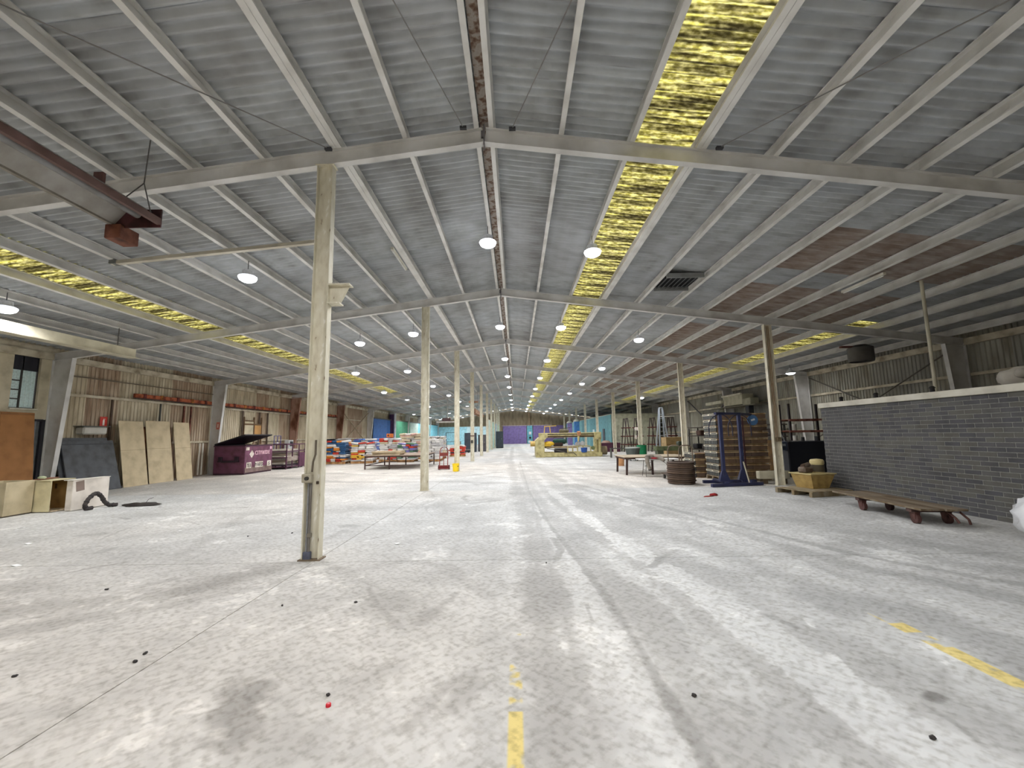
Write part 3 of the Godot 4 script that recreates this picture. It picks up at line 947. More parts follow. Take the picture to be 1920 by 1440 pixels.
	for i in 26:
		var z := 16.0 - (i + 0.5) * 1.24
		put(pt, "panel", MB.new().cbox(Vector3(0, 1.66, z), Vector3(0.07, 3.32, 1.225), 0.008).mesh(), pcols[clampi(int(i / 4.6), 0, 5)])
	put(pt, "top_rail", MB.new().box(Vector3(0, 3.35, -0.1), Vector3(0.12, 0.06, 32.2)).mesh(), cm(210, 200, 180))
	put(pt, "end_post", MB.new().box(Vector3(0, 1.66, 16.06), Vector3(0.14, 3.32, 0.1)).mesh(), cm(220, 216, 206))
	# closed-in room on the right, far down
	var rm := thing("storage_room", "flat-topped room with cream boarded front and teal side, far right", "room", Vector3(11.2, 0, -58.0))
	for i in 10:
		var y := (i + 0.5) * 0.34
		put(rm, "front_board", MB.new().cbox(Vector3(0, y, 18.0), Vector3(4.38, 0.332, 0.06), 0.008).mesh(), cm(196, 198, 176))
	for i in 28:
		var z := 17.9 - (i + 0.5) * 1.28
		put(rm, "side_panel", MB.new().cbox(Vector3(-2.21, 1.7, z), Vector3(0.06, 3.4, 1.268), 0.008).mesh(), [cm(96, 152, 158), cm(88, 142, 150), cm(108, 160, 164)][rng.randi() % 3])
	put(rm, "roof_edge", MB.new().box(Vector3(0, 3.43, 18.0), Vector3(4.4, 0.07, 0.16)).box(Vector3(-2.21, 3.43, 0), Vector3(0.14, 0.07, 36.2)).mesh(), cm(176, 176, 160))
	put(rm, "roof_deck", MB.new().box(Vector3(0, 3.38, 0), Vector3(4.3, 0.04, 35.9)).mesh(), cm(120, 118, 110))
	put(rm, "door", MB.new().cbox(Vector3(-2.27, 1.05, 9.0), Vector3(0.05, 2.1, 0.95), 0.01).mesh(), cm(204, 216, 222))
	put(rm, "door", MB.new().cbox(Vector3(-2.27, 1.05, 14.6), Vector3(0.05, 2.1, 0.95), 0.01).mesh(), cm(60, 64, 72))
	# brick room on the right, near: each brick its own piece where it shows large
	var bk := thing("brick_room", "low room of dark grey bricks with a white capping beam on the right", "room", Vector3(8.55, 0, -6.0))
	var tones := [mk("brick_a", c8(94, 94, 93), 0.85, "blotch"), mk("brick_b", c8(88, 88, 90), 0.85, "blotch"), mk("brick_c", c8(98, 97, 92), 0.85, "blotch"), mk("brick_d", c8(82, 82, 86), 0.85, "blotch")]
	var bl := 0.30
	var bh := 0.0862
	var brick := MB.new().cbox(Vector3.ZERO, Vector3(0.1, bh - 0.010, bl - 0.010), 0.006).mesh()
	var half := MB.new().cbox(Vector3.ZERO, Vector3(0.1, bh - 0.010, bl / 2 - 0.010), 0.006).mesh()
	var restb := MB.new()
	var count := 0
	for row in 26:
		var y := (row + 0.5) * bh
		var shift := 0.0 if row % 2 == 0 else bl / 2
		var z := 1.2 - shift
		if shift > 0.0:
			restb.cbox(Vector3(0, y, 1.2 - bl / 4 + 6.0 - 6.0), Vector3(0.1, bh - 0.01, bl / 2 - 0.01), 0.006)
		while z > -5.86 + 0.01:
			var l := minf(bl, z + 5.87)
			var zc := z - l / 2
			if zc < -1.0 and zc > -4.45 and count < 300 and l > bl - 0.01:
				put(bk, "brick", brick, tones[rng.randi() % 4], Transform3D(Basis(), Vector3(0.0, y, zc)))
				count += 1
			elif l < bl - 0.01 and l > 0.1:
				put(bk, "end_brick", half, tones[rng.randi() % 4], Transform3D(Basis(), Vector3(0.0, y, zc)))
			else:
				restb.cbox(Vector3(0.0, y, zc), Vector3(0.1, bh - 0.010, l - 0.010), 0.006)
			z -= l
	tag(put(bk, "far_bricks", restb.mesh(), tones[1]), "", "", "", "stuff")
	put(bk, "mortar", MB.new().box(Vector3(0.012, 1.12, -2.33), Vector3(0.114, 2.24, 7.05)).mesh(), cm(132, 131, 127, 0.9, "fine"))
	put(bk, "return_wall", MB.new().box(Vector3(2.45, 1.12, -5.82), Vector3(4.8, 2.24, 0.1)).mesh(), tones[0])
	put(bk, "roof_deck", MB.new().box(Vector3(2.45, 2.28, -2.33), Vector3(4.8, 0.08, 7.1)).mesh(), cm(110, 106, 98))
	put(bk, "capping_beam", MB.new().cbox(Vector3(-0.05, 2.31, -2.33), Vector3(0.09, 0.135, 7.14), 0.008).mesh(), cm(214, 210, 196))


# ---------------------------------------------------------------- lamps
func lamp(x: float, z: float, bell: bool, drop := 0.15, power := 1.0) -> void:
	var y := und(x) - drop
	var t := thing("high_bay_lamp", ("white bell-shaped high bay lamp hanging under the roof" if bell else "round glowing high bay lamp hanging under the roof"), "lamp", Vector3(x, y, z), 0.0, ("bell lamps under the roof" if bell else "high bay lamps under the roof"))
	var glow := mats.get("lamp_glow") as StandardMaterial3D
	if glow == null:
		glow = StandardMaterial3D.new()
		glow.resource_name = "lamp_glow"
		glow.albedo_color = c8(250, 250, 255)
		glow.emission_enabled = true
		glow.emission = c8(246, 248, 255)
		glow.emission_energy_multiplier = 6.0
		mats["lamp_glow"] = glow
	var top := und(x) + RD - y
	put(t, "rod", MB.new().cyl(Vector3(0, 0.16, 0), Vector3(0, top, 0), 0.008, 0.008, 6).mesh(), cm(90, 90, 92))
	if bell:
		put(t, "reflector", MB.new().lathe(Vector3.ZERO, [Vector2(0.20, 0.0), Vector2(0.17, 0.06), Vector2(0.10, 0.14), Vector2(0.05, 0.17), Vector2(0.045, 0.24), Vector2(0.0, 0.24)], 18).mesh(), cm(232, 234, 238, 0.4, "fine"))
		put(t, "glowing_lens", MB.new().lathe(Vector3.ZERO, [Vector2(0.0, -0.07), Vector2(0.1, -0.06), Vector2(0.16, -0.03), Vector2(0.185, 0.0), Vector2(0.185, 0.02), Vector2(0.0, 0.02)], 20).mesh(), glow)
	else:
		put(t, "housing", MB.new().lathe(Vector3.ZERO, [Vector2(0.15, 0.015), Vector2(0.15, 0.05), Vector2(0.11, 0.07), Vector2(0.11, 0.16), Vector2(0.0, 0.17)], 20).mesh(), cm(206, 208, 212, 0.5, "fine"))
		put(t, "glowing_lens", MB.new().lathe(Vector3.ZERO, [Vector2(0.0, -0.11), Vector2(0.1, -0.095), Vector2(0.165, -0.055), Vector2(0.19, 0.0), Vector2(0.185, 0.02), Vector2(0.0, 0.02)], 20).mesh(), glow)
	var s := SpotLight3D.new()
	s.name = "lamp_light"
	s.light_color = Color(0.975, 0.976, 0.99)
	s.light_energy = 10.0 * power
	s.light_size = 0.15
	s.spot_angle = 84.0
	s.spot_angle_attenuation = 0.5
	s.spot_range = 60.0
	s.spot_attenuation = 2.0
	s.shadow_enabled = true
	s.rotation.x = -PI / 2
	s.position.y = -0.02
	t.add_child(s)
	# the dome of the lens also throws a little light sideways and up
	var o := OmniLight3D.new()
	o.name = "lamp_side_light"
	o.light_color = s.light_color
	o.light_energy = 0.4 * power
	o.light_size = 0.15
	o.omni_range = 60.0
	o.omni_attenuation = 2.0
	o.shadow_enabled = true
	o.position.y = -0.03
	t.add_child(o)


func build_lamps() -> void:
	for k in range(-1, 10):
		var z := -9.0 - 7.157 * k
		lamp(-0.56, z - (0.25 if k > 0 else 0.0), k in [5, 7])
		lamp(1.77, z + (0.5 if k > 0 else 0.0), false)
		if k >= 1:
			lamp(4.85, z - 0.05, false)
		if k < 10:
			lamp(-5.92, z + (0.35 if k > 0 else 0.0), k == 6)
	lamp(-3.82, -15.58, false)
	lamp(-11.1, -8.85, false, 0.12)
	for q in [[-10.37, -22.6, true], [-9.28, -29.6, false], [-9.28, -36.0, true], [-9.28, -45.0, false], [-9.28, -59.0, true], [-9.28, -67.0, false], [10.43, -34.9, false], [-8.19, -21.4, false]]:
		lamp(q[0], q[1], q[2])
	lamp(12.57, -19.2, true, 0.15, 0.12)
	for x: float in [-6.02, -0.56, 4.89]:  # unseen lamps behind the camera, added to brighten the near floor
		lamp(x, 4.4, false)
	for q in [[-9.28, -74.0], [-12.56, -70.0], [-12.56, -62.0], [-12.56, -52.0]]:
		lamp(q[0], q[1], true)


# ---------------------------------------------------------------- things fixed to the roof
func build_roof_fittings() -> void:
	# strip heater, hung on chains at the left
	var ht := thing("strip_heater", "long rusty-brown strip heater hung on chains under the roof", "heater", Vector3(-5.22, 4.72, -3.4))
	var hood := mk("heater_hood", c8(170, 168, 164), 0.4, "grime")
	var hd := MB.new()
	for q in [[-0.30, -0.08, -0.13, 0.12], [0.30, -0.08, 0.13, 0.12]]:
		hd.beam(Vector3((q[0] + q[2]) / 2, (q[1] + q[3]) / 2, 2.4), Vector3((q[0] + q[2]) / 2, (q[1] + q[3]) / 2, -2.1), 0.27, 0.006, Vector3(q[3] - q[1], -(q[2] - q[0]), 0).normalized())
	hd.box(Vector3(0, 0.125, 0.15), Vector3(0.28, 0.008, 4.5))
	put(ht, "hood", hd.mesh(), hood)
	put(ht, "side_rail", MB.new().box(Vector3(0.32, -0.06, 0.15), Vector3(0.05, 0.09, 4.5)).mesh(), cm(104, 78, 72, 0.6, "grime"))
	put(ht, "side_rail", MB.new().box(Vector3(-0.32, -0.06, 0.15), Vector3(0.05, 0.09, 4.5)).mesh(), cm(150, 146, 138, 0.6, "grime"))
	put(ht, "heater_pipe", MB.new().cyl(Vector3(0.06, 0.02, 2.4), Vector3(0.06, 0.02, -2.05), 0.05, 0.05, 12).mesh(), cm(132, 132, 134, 0.4, "grime"))
	put(ht, "end_plate", MB.new().box(Vector3(0.0, -0.0, -2.12), Vector3(0.66, 0.26, 0.02)).mesh(), cm(84, 42, 46, 0.6, "rust"))
	put(ht, "burner_box", MB.new().cbox(Vector3(-0.28, -0.2, -2.2), Vector3(0.22, 0.2, 0.3), 0.01).mesh(), cm(120, 72, 52, 0.7, "rust"))
	put(ht, "hanger_bracket", MB.new().box(Vector3(0.05, 0.2, -1.5), Vector3(0.12, 0.16, 0.04)).mesh(), cm(96, 62, 56))
	for zc: float in [-1.95, 1.4]:
		var ch := MB.new()
		var py := und(-4.93) + RD - 4.72
		ch.tube([Vector3(-0.15, 0.13, zc), Vector3(0.2, 0.42, zc), Vector3(0.28, py, zc + 0.05)], 0.008, 5)
		ch.tube([Vector3(0.2, 0.42, zc), Vector3(0.33, -0.02, zc)], 0.008, 5)
		put(ht, "chain", ch.mesh(), cm(96, 94, 92))
	# cross member under the purlins behind the near column
	var cmm := thing("roof_cross_member", "short cream angle fixed under the purlins behind the near column", "beam", Vector3(-6.0, und(-6.0) + RD - 0.045, -8.35))
	var b0 := Vector3(-2.2, SL * -2.2, 0.15)
	var b1 := Vector3(2.16, SL * 2.16, -0.2)
	put(cmm, "angle", MB.new().beam(b0, b1, 0.09, 0.07).mesh(), cm(206, 200, 184))
	put(cmm, "cleat", MB.new().box(b0 + Vector3(0.05, 0.02, 0), Vector3(0.12, 0.1, 0.14)).mesh(), cm(120, 122, 118))
	# bracing rods in the first bays
	for q in [[-2.77, -5.9, -6.3, -1.6], [-0.72, -5.86, -1.5, -2.8], [0.02, -5.88, 0.9, -3.2], [3.1, -5.85, 5.6, -2.3]]:
		var rod := thing("bracing_rod", "thin steel bracing rod running slanting under the roof", "rod", Vector3(q[0], und(q[0]) + RD - 0.02, q[1]), 0.0, "roof bracing rods")
		put(rod, "rod", MB.new().cyl(Vector3.ZERO, Vector3(q[2] - q[0], und(q[2]) - und(q[0]), q[3] - q[1]), 0.008, 0.008, 6).mesh(), cm(140, 138, 136))
		put(rod, "cleat", MB.new().box(Vector3(0, -0.01, 0), Vector3(0.1, 0.04, 0.05)).mesh(), cm(70, 70, 74))
	# batten lights (unlit)
	for q in [[-2.79, -9.9, "unlit white batten light under the roof behind the near column"], [8.36, -9.85, "unlit white batten light under the dark roof above the brick room"]]:
		var bt := thing("batten_light", q[2], "light", Vector3(q[0], und(q[0]) + RD - 0.05, q[1]))
		put(bt, "body", MB.new().cbox(Vector3.ZERO, Vector3(0.07, 0.06, 1.25), 0.006).mesh(), cm(226, 222, 210))
		put(bt, "fluorescent_tube", MB.new().cyl(Vector3(0.0, -0.045, -0.58), Vector3(0.0, -0.045, 0.58), 0.016, 0.016, 8).mesh(), cm(236, 236, 232))
	# roof hatch
	var vy := und(4.55) + RD + 0.06
	var hv := thing("roof_hatch", "square dark louvred vent framed between two purlins", "vent", Vector3(4.52, vy, -11.25))
	var fr := MB.new()
	fr.box(Vector3(0, 0, 0.52), Vector3(0.98, 0.12, 0.05)).box(Vector3(0, 0, -0.52), Vector3(0.98, 0.12, 0.05))
	put(hv, "frame", fr.mesh(), cm(150, 152, 152))
	put(hv, "backing", MB.new().box(Vector3(0, 0.06, 0), Vector3(0.98, 0.01, 1.0)).mesh(), cm(40, 42, 44))
	for i in 7:
		put(hv, "louvre", MB.new().box(Vector3(-0.4 + i * 0.13, 0.02, 0), Vector3(0.1, 0.006, 0.98), Basis(Vector3.BACK, 0.5)).mesh(), cm(92, 94, 96))
	# extractor drum and the pole on the brick room
	var dv := thing("extractor_drum", "dark drum-shaped extractor hanging under the roof at the right", "vent", Vector3(12.3, 4.02, -14.9))
	put(dv, "drum", MB.new().lathe(Vector3.ZERO, [Vector2(0.36, 0.0), Vector2(0.38, 0.08), Vector2(0.38, 0.5), Vector2(0.2, 0.6), Vector2(0.0, 0.6)], 20).mesh(), cm(86, 84, 82, 0.6, "grime"))
	put(dv, "mouth", MB.new().lathe(Vector3.ZERO, [Vector2(0.0, 0.05), Vector2(0.34, 0.05)], 20).mesh(), cm(26, 26, 28))
	put(dv, "arm", MB.new().box(Vector3(-0.2, 0.54, 0), Vector3(1.0, 0.06, 0.1)).mesh(), cm(110, 66, 56))
	var pole := thing("roof_pole", "thin cream pole standing on the brick room up to the roof", "pole", Vector3(9.42, 2.32, -9.5))
	put(pole, "tube", MB.new().cyl(Vector3.ZERO, Vector3(0, und(9.42) + RD - 2.32, 0), 0.035, 0.035, 10).mesh(), cm(206, 200, 178))
	put(pole, "foot", MB.new().box(Vector3(0, 0.008, 0), Vector3(0.16, 0.016, 0.16)).mesh(), cm(150, 146, 132))
	# long cream fascia box under the roof at the left
	var fb := thing("cable_duct", "long cream box duct hung under the roof at the left wall", "duct", Vector3(-11.4, 4.1, -9.0))
	put(fb, "duct_body", MB.new().cbox(Vector3(0, 0.13, 0.2), Vector3(0.2, 0.26, 7.0), 0.01).mesh(), cm(226, 220, 198))
	put(fb, "bottom_lip", MB.new().box(Vector3(0.05, -0.01, 0.2), Vector3(0.3, 0.02, 7.0)).mesh(), cm(214, 208, 186))
	for zz: float in [-2.8, 0.2, 2.3]:
		put(fb, "hanger", MB.new().cyl(Vector3(0, 0.26, zz), Vector3(0, und(-11.4) + RD - 4.1, zz), 0.012, 0.012, 6).mesh(), cm(110, 108, 104))



# ---------------------------------------------------------------- left side
func lean(t: Node3D, called: String, size: Vector3, m: Material, tilt: float, e := 0.006) -> MeshInstance3D:
	# a board standing at the thing's origin, tilted towards -x
	var b := Basis(Vector3.BACK, tilt)
	return put(t, called, MB.new().cbox(b * Vector3(0, size.y / 2, 0), size, e, b).mesh(), m)


func build_left_side() -> void:
	var dark := cm(84, 88, 94, 0.7, "grime")
	var k := 0
	for q in [[-13.98, -14.22, "front dark grey panel leaning on the left wall beside cream boards", 1.74], [-14.08, -14.12, "rear dark grey panel showing its top edge behind another on the left wall", 1.84]]:
		var t := thing("leaning_sheet", q[2], "panel", Vector3(q[0], 0.0, q[1]))
		lean(t, "panel", Vector3(0.045, q[3], 1.75), dark, 0.27)
		put(t, "edge_strip", MB.new().cbox(Basis(Vector3.BACK, 0.27) * Vector3(0.026, q[3] - 0.12, 0), Vector3(0.012, 0.03, 1.7), 0.003, Basis(Vector3.BACK, 0.27)).mesh(), cm(66, 70, 76))
	var cb := mk("cream_hardboard", c8(206, 190, 158), 0.8, "blotch")
	for q in [[-15.72, 2.42, 1.02, 0.17, "widest cream board leaning on the left wall next to the grey panels"], [-16.93, 2.45, 1.16, 0.15, "middle one of three cream boards leaning on the left wall"], [-18.02, 2.42, 0.86, 0.14, "narrow cream board with a slanting edge leaning nearest the purple skip"]]:
		var t := thing("cream_board", q[4], "board", Vector3(-14.0 - (0.06 if k == 1 else 0.0), 0.0, q[0]))
		lean(t, "board", Vector3(0.02, q[1], q[2]), cb, q[3])
		var b := Basis(Vector3.BACK, q[3])
		put(t, "joint_batten", MB.new().cbox(b * Vector3(0.013, q[1] * 0.55, 0), Vector3(0.006, 0.012, q[2]), 0.002, b).mesh(), cm(168, 152, 122))
		k += 1
	for z: float in [-16.33, -17.55]:
		var t := thing("rusty_plank", "rusty brown plank leaning between the cream boards", "plank", Vector3(-14.16, 0, z), 0.0, "rusty planks between the boards")
		lean(t, "plank", Vector3(0.02, 2.2, 0.16), cm(128, 84, 50, 0.85, "rust"), 0.13)
	var bx := thing("wall_basin", "grey-white box fixed on the left wall above the grey panels", "box", Vector3(-14.72, 1.86, -14.5))
	put(bx, "body", MB.new().cbox(Vector3(0.1, 0.16, 0), Vector3(0.3, 0.26, 0.85), 0.04).mesh(), cm(196, 194, 186))
	put(bx, "top_shelf", MB.new().box(Vector3(0.1, 0.31, 0), Vector3(0.34, 0.02, 1.0)).mesh(), cm(90, 92, 88))
	# fire sign: red plate with a white extinguisher
	var sg := thing("fire_sign", "small red fire extinguisher sign on the ribbed left wall", "sign", Vector3(-14.735, 2.34, -15.0))
	put(sg, "plate", MB.new().cbox(Vector3.ZERO, Vector3(0.012, 0.36, 0.27), 0.003).mesh(), cm(206, 58, 42, 0.5, ""))
	put(sg, "symbol", MB.new().cbox(Vector3(0.008, -0.03, 0), Vector3(0.004, 0.19, 0.07), 0.002).cbox(Vector3(0.008, 0.09, 0), Vector3(0.004, 0.05, 0.03), 0.001).cbox(Vector3(0.008, 0.10, -0.04), Vector3(0.004, 0.015, 0.07), 0.001).mesh(), cm(240, 236, 226, 0.5, ""))
	var sg2 := thing("fire_sign", "small faded red and white sign on the frame leg above the purple skip", "sign", Vector3(-14.3, 2.3, fz(3) + 0.03))
	put(sg2, "plate", MB.new().cbox(Vector3.ZERO, Vector3(0.16, 0.34, 0.01), 0.003).mesh(), cm(206, 120, 104, 0.5, ""))
	put(sg2, "symbol", MB.new().cbox(Vector3(0, 0, 0.007), Vector3(0.05, 0.18, 0.004), 0.001).mesh(), cm(236, 226, 214, 0.5, ""))
	# rusty rail on the girt, bay after bay
	k = 0
	for q in [[-16.0, -20.1], [-20.5, -27.2], [-27.6, -34.4]]:
		var t := thing("rusty_rail", ["short orange-red rusty rail above the leaning boards", "long rusty rail above the purple skip", "rusty rail above the wrapped loads"][k], "rail", Vector3(-14.62, 3.26, (q[0] + q[1]) / 2))
		var l: float = q[0] - q[1]
		put(t, "rail", MB.new().cbox(Vector3(0, 0.12, 0), Vector3(0.1, 0.15, l), 0.01).mesh(), cm(176, 96, 62, 0.85, "rust"))
		var n := int(l / 0.75)
		for i in n:
			put(t, "clamp", MB.new().cbox(Vector3(0.03, 0.12, -l / 2 + (i + 0.5) * l / n), Vector3(0.1, 0.19, 0.13), 0.012).mesh(), [cm(110, 48, 44, 0.85, "rust"), cm(190, 128, 60, 0.85, "rust")][i % 2])
		put(t, "lower_lip", MB.new().box(Vector3(0.02, 0.02, 0), Vector3(0.12, 0.025, l)).mesh(), cm(66, 44, 38))
		k += 1
	# door-sized brown board below the window
	var br := thing("brown_board", "tall brown hardboard sheet leaning below the window at the left wall", "board", Vector3(-14.42, 0, -12.3))
	lean(br, "board", Vector3(0.02, 2.55, 0.86), mk("brown_hardboard", c8(172, 120, 70), 0.8, "blotch"), 0.09)
	put(br, "batten", MB.new().cbox(Basis(Vector3.BACK, 0.09) * Vector3(0.016, 2.5, 0), Vector3(0.012, 0.05, 0.84), 0.003, Basis(Vector3.BACK, 0.09)).mesh(), cm(150, 102, 58))
	# three dumped cabinets
	var a := thing("open_box", "beige open-topped cabinet carcass at the near end of the dumped cabinets", "cabinet", Vector3(-11.75, 0, -9.78), 0.06)
	var ma := cm(206, 192, 160)
	put(a, "side", MB.new().cbox(Vector3(0.34, 0.4, 0), Vector3(0.02, 0.74, 0.6), 0.004).mesh(), ma)
	put(a, "side", MB.new().cbox(Vector3(-0.34, 0.4, 0), Vector3(0.02, 0.74, 0.6), 0.004).mesh(), ma)
	put(a, "end", MB.new().cbox(Vector3(0, 0.4, 0.29), Vector3(0.66, 0.74, 0.02), 0.004).mesh(), ma)
	put(a, "end", MB.new().cbox(Vector3(0, 0.4, -0.29), Vector3(0.66, 0.74, 0.02), 0.004).mesh(), ma)
	put(a, "inner_panel", MB.new().box(Vector3(0, 0.55, 0), Vector3(0.6, 0.02, 0.54)).mesh(), cm(188, 196, 190))
	put(a, "bottom", MB.new().box(Vector3(0, 0.04, 0), Vector3(0.66, 0.03, 0.56)).mesh(), ma)
	put(a, "plinth", MB.new().cyl(Vector3(0.3, 0.02, 0.33), Vector3(0.3, 0.02, -0.3), 0.02, 0.02, 8).mesh(), cm(120, 108, 96))
	var b := thing("open_cabinet", "yellowed cabinet lying open with a brown inside between two other cabinets", "cabinet", Vector3(-11.42, 0, -10.42), 0.0)
	var mb_ := cm(222, 212, 172)
	var inn := cm(172, 136, 82)
	put(b, "end", MB.new().cbox(Vector3(0, 0.38, 0.28), Vector3(0.74, 0.72, 0.02), 0.004).mesh(), mb_)
	put(b, "end", MB.new().cbox(Vector3(-0.1, 0.38, -0.27), Vector3(0.54, 0.72, 0.02), 0.004).mesh(), inn)
	put(b, "back", MB.new().cbox(Vector3(-0.36, 0.38, 0), Vector3(0.02, 0.72, 0.52), 0.004).mesh(), inn)
	put(b, "top", MB.new().cbox(Vector3(-0.02, 0.74, 0.0), Vector3(0.72, 0.02, 0.6), 0.004).mesh(), mb_)
	put(b, "bottom", MB.new().cbox(Vector3(0.0, 0.02, 0.0), Vector3(0.8, 0.025, 0.5), 0.004).mesh(), cm(214, 196, 168))
	put(b, "catch", MB.new().cbox(Vector3(-0.1, 0.56, -0.255), Vector3(0.05, 0.12, 0.02), 0.004).mesh(), cm(96, 70, 40))
	var fl_ := thing("cabinet_flap", "thin reddish board lying on the dumped cabinets", "board", Vector3(-11.5, 0.762, -10.42), 0.3)
	put(fl_, "board", MB.new().cbox(Vector3(0, 0.008, 0), Vector3(0.16, 0.016, 0.6), 0.003).mesh(), cm(150, 104, 84))
	put(fl_, "cloth", MB.new().ball(Vector3(0.03, 0.045, 0.2), Vector3(0.09, 0.04, 0.07), 5, 8).mesh(), cm(196, 206, 170))
	var cc := thing("white_cabinet", "white cabinet standing on edge with a black flexible hose before it", "cabinet", Vector3(-10.8, 0, -10.72))
	put(cc, "body", MB.new().cbox(Vector3(0.06, 0.37, 0), Vector3(0.16, 0.72, 0.92), 0.01).mesh(), cm(236, 228, 218))
	put(cc, "stain_patch", MB.new().cbox(Vector3(0.142, 0.58, 0.29), Vector3(0.006, 0.24, 0.2), 0.002, Basis(Vector3.RIGHT, 0.12)).mesh(), cm(140, 122, 112))
	put(cc, "top_board", MB.new().cbox(Vector3(0.05, 0.735, 0.02), Vector3(0.2, 0.014, 0.98), 0.003).mesh(), cm(240, 236, 228))
	var hs := thing("flexible_hose", "black flexible hose arching up in front of the white cabinet", "hose", Vector3(-10.38, 0, -10.6))
	var pts := [Vector3(0.02, 0.05, 0.12), Vector3(-0.02, 0.04, 0.24), Vector3(0, 0.14, 0.29), Vector3(0, 0.27, 0.22), Vector3(0, 0.37, 0.10), Vector3(0, 0.38, 0.0), Vector3(0, 0.28, -0.11), Vector3(0.02, 0.14, -0.18), Vector3(0.05, 0.05, -0.27), Vector3(0.2, 0.05, -0.34)]
	put(hs, "hose", MB.new().tube(pts, 0.045, 10).mesh(), cm(62, 56, 54))
	for i in 8:
		var p: Vector3 = pts[i + 1].lerp(pts[i + 2] if i + 2 < pts.size() else pts[i + 1], 0.5)
		var d: Vector3 = (pts[mini(i + 2, 9)] - pts[i + 1]).normalized()
		put(hs, "hose_ring", MB.new().cyl(p - d * 0.012, p + d * 0.012, 0.053, 0.053, 10).mesh(), cm(44, 40, 40))
	var mt := thing("black_cloth", "crumpled black cloth lying on the floor beside the white cabinet", "cloth", Vector3(-9.66, 0, -11.05))
	var nz := FastNoiseLite.new()
	nz.seed = 5
	nz.frequency = 0.02
	put(mt, "cloth", MB.new().ball(Vector3(0, 0.02, 0), Vector3(0.42, 0.05, 0.22), 8, 16, nz, 0.6).mesh(), cm(72, 66, 62))
	put(mt, "wire", MB.new().tube([Vector3(0.1, 0.05, 0), Vector3(0.2, 0.16, 0.02), Vector3(0.34, 0.2, 0.04)], 0.005, 5).mesh(), cm(90, 84, 78))
	# bench and clutter at the wall past the skip
	var bn := thing("work_bench", "low cluttered bench along the left wall behind the purple cage", "bench", Vector3(-14.25, 0, -25.6))
	put(bn, "bench_top", MB.new().cbox(Vector3(0, 0.92, 0), Vector3(0.64, 0.06, 3.0), 0.01).mesh(), cm(190, 176, 146))
	for z: float in [-1.4, 0.0, 1.4]:
		put(bn, "leg", MB.new().box(Vector3(0.28, 0.445, z), Vector3(0.06, 0.89, 0.06)).mesh(), cm(90, 84, 76))
		put(bn, "leg", MB.new().box(Vector3(-0.28, 0.445, z), Vector3(0.06, 0.89, 0.06)).mesh(), cm(90, 84, 76))
	put(bn, "shelf", MB.new().box(Vector3(0, 0.4, 0), Vector3(0.6, 0.03, 2.9)).mesh(), cm(130, 110, 90))
	var gb := thing("grey_case", "pale grey case standing on the bench by the left wall", "case", Vector3(-14.2, 0.95, -26.5))
	put(gb, "body", MB.new().cbox(Vector3(0, 0.3, 0), Vector3(0.3, 0.6, 0.5), 0.02).mesh(), cm(206, 208, 210))
	put(gb, "dark_panel", MB.new().cbox(Vector3(0.155, 0.36, 0), Vector3(0.01, 0.3, 0.36), 0.003).mesh(), cm(60, 60, 64))
	var bin2 := thing("blue_bin", "dark navy bin with a pale label beside the bench", "bin", Vector3(-12.9, 0, -26.6))
	put(bin2, "body", MB.new().lathe(Vector3.ZERO, [Vector2(0.0, 0.0), Vector2(0.32, 0.0), Vector2(0.40, 0.95), Vector2(0.42, 0.98), Vector2(0.0, 1.0)], 6).mesh(), cm(34, 42, 60))
	put(bin2, "label_patch", MB.new().cbox(Vector3(0.06, 0.72, 0.37), Vector3(0.2, 0.12, 0.012), 0.003).mesh(), cm(214, 226, 236))
	var hatch := thing("wall_opening", "boarded opening with an orange-brown board in the left wall behind the skip", "panel", Vector3(-14.66, 1.7, -23.5))
	put(hatch, "frame", MB.new().box(Vector3(0, 0.75, 0), Vector3(0.06, 0.08, 1.6)).box(Vector3(0, 0.4, 0.78), Vector3(0.06, 1.5, 0.07)).box(Vector3(0, 0.4, -0.1), Vector3(0.06, 1.5, 0.06)).box(Vector3(0, 0.4, -0.78), Vector3(0.06, 1.5, 0.07)).box(Vector3(0, 0.95, 0.35), Vector3(0.06, 0.05, 0.8)).mesh(), cm(120, 92, 64))
	put(hatch, "orange_board", MB.new().cbox(Vector3(0.0, 0.4, -0.44), Vector3(0.03, 0.7, 0.6), 0.004).mesh(), cm(206, 158, 96))
	put(hatch, "pale_board", MB.new().cbox(Vector3(0.0, 0.3, 0.35), Vector3(0.02, 1.2, 0.8), 0.004).mesh(), cm(206, 196, 168))


# ---------------------------------------------------------------- purple skip
func words(parent: Node, called: String, text: String, size: float, at: Vector3, turn: float, m: Material) -> void:
	var tm := TextMesh.new()
	tm.text = text
	var f := SystemFont.new()
	f.font_names = PackedStringArray(["Droid Sans"])
	f.font_weight = 700
	tm.font = f
	tm.font_size = 32
	tm.pixel_size = size / 32.0
	tm.depth = 0.004
	put(parent, called, tm, m, Transform3D(Basis(Vector3.UP, turn), at))


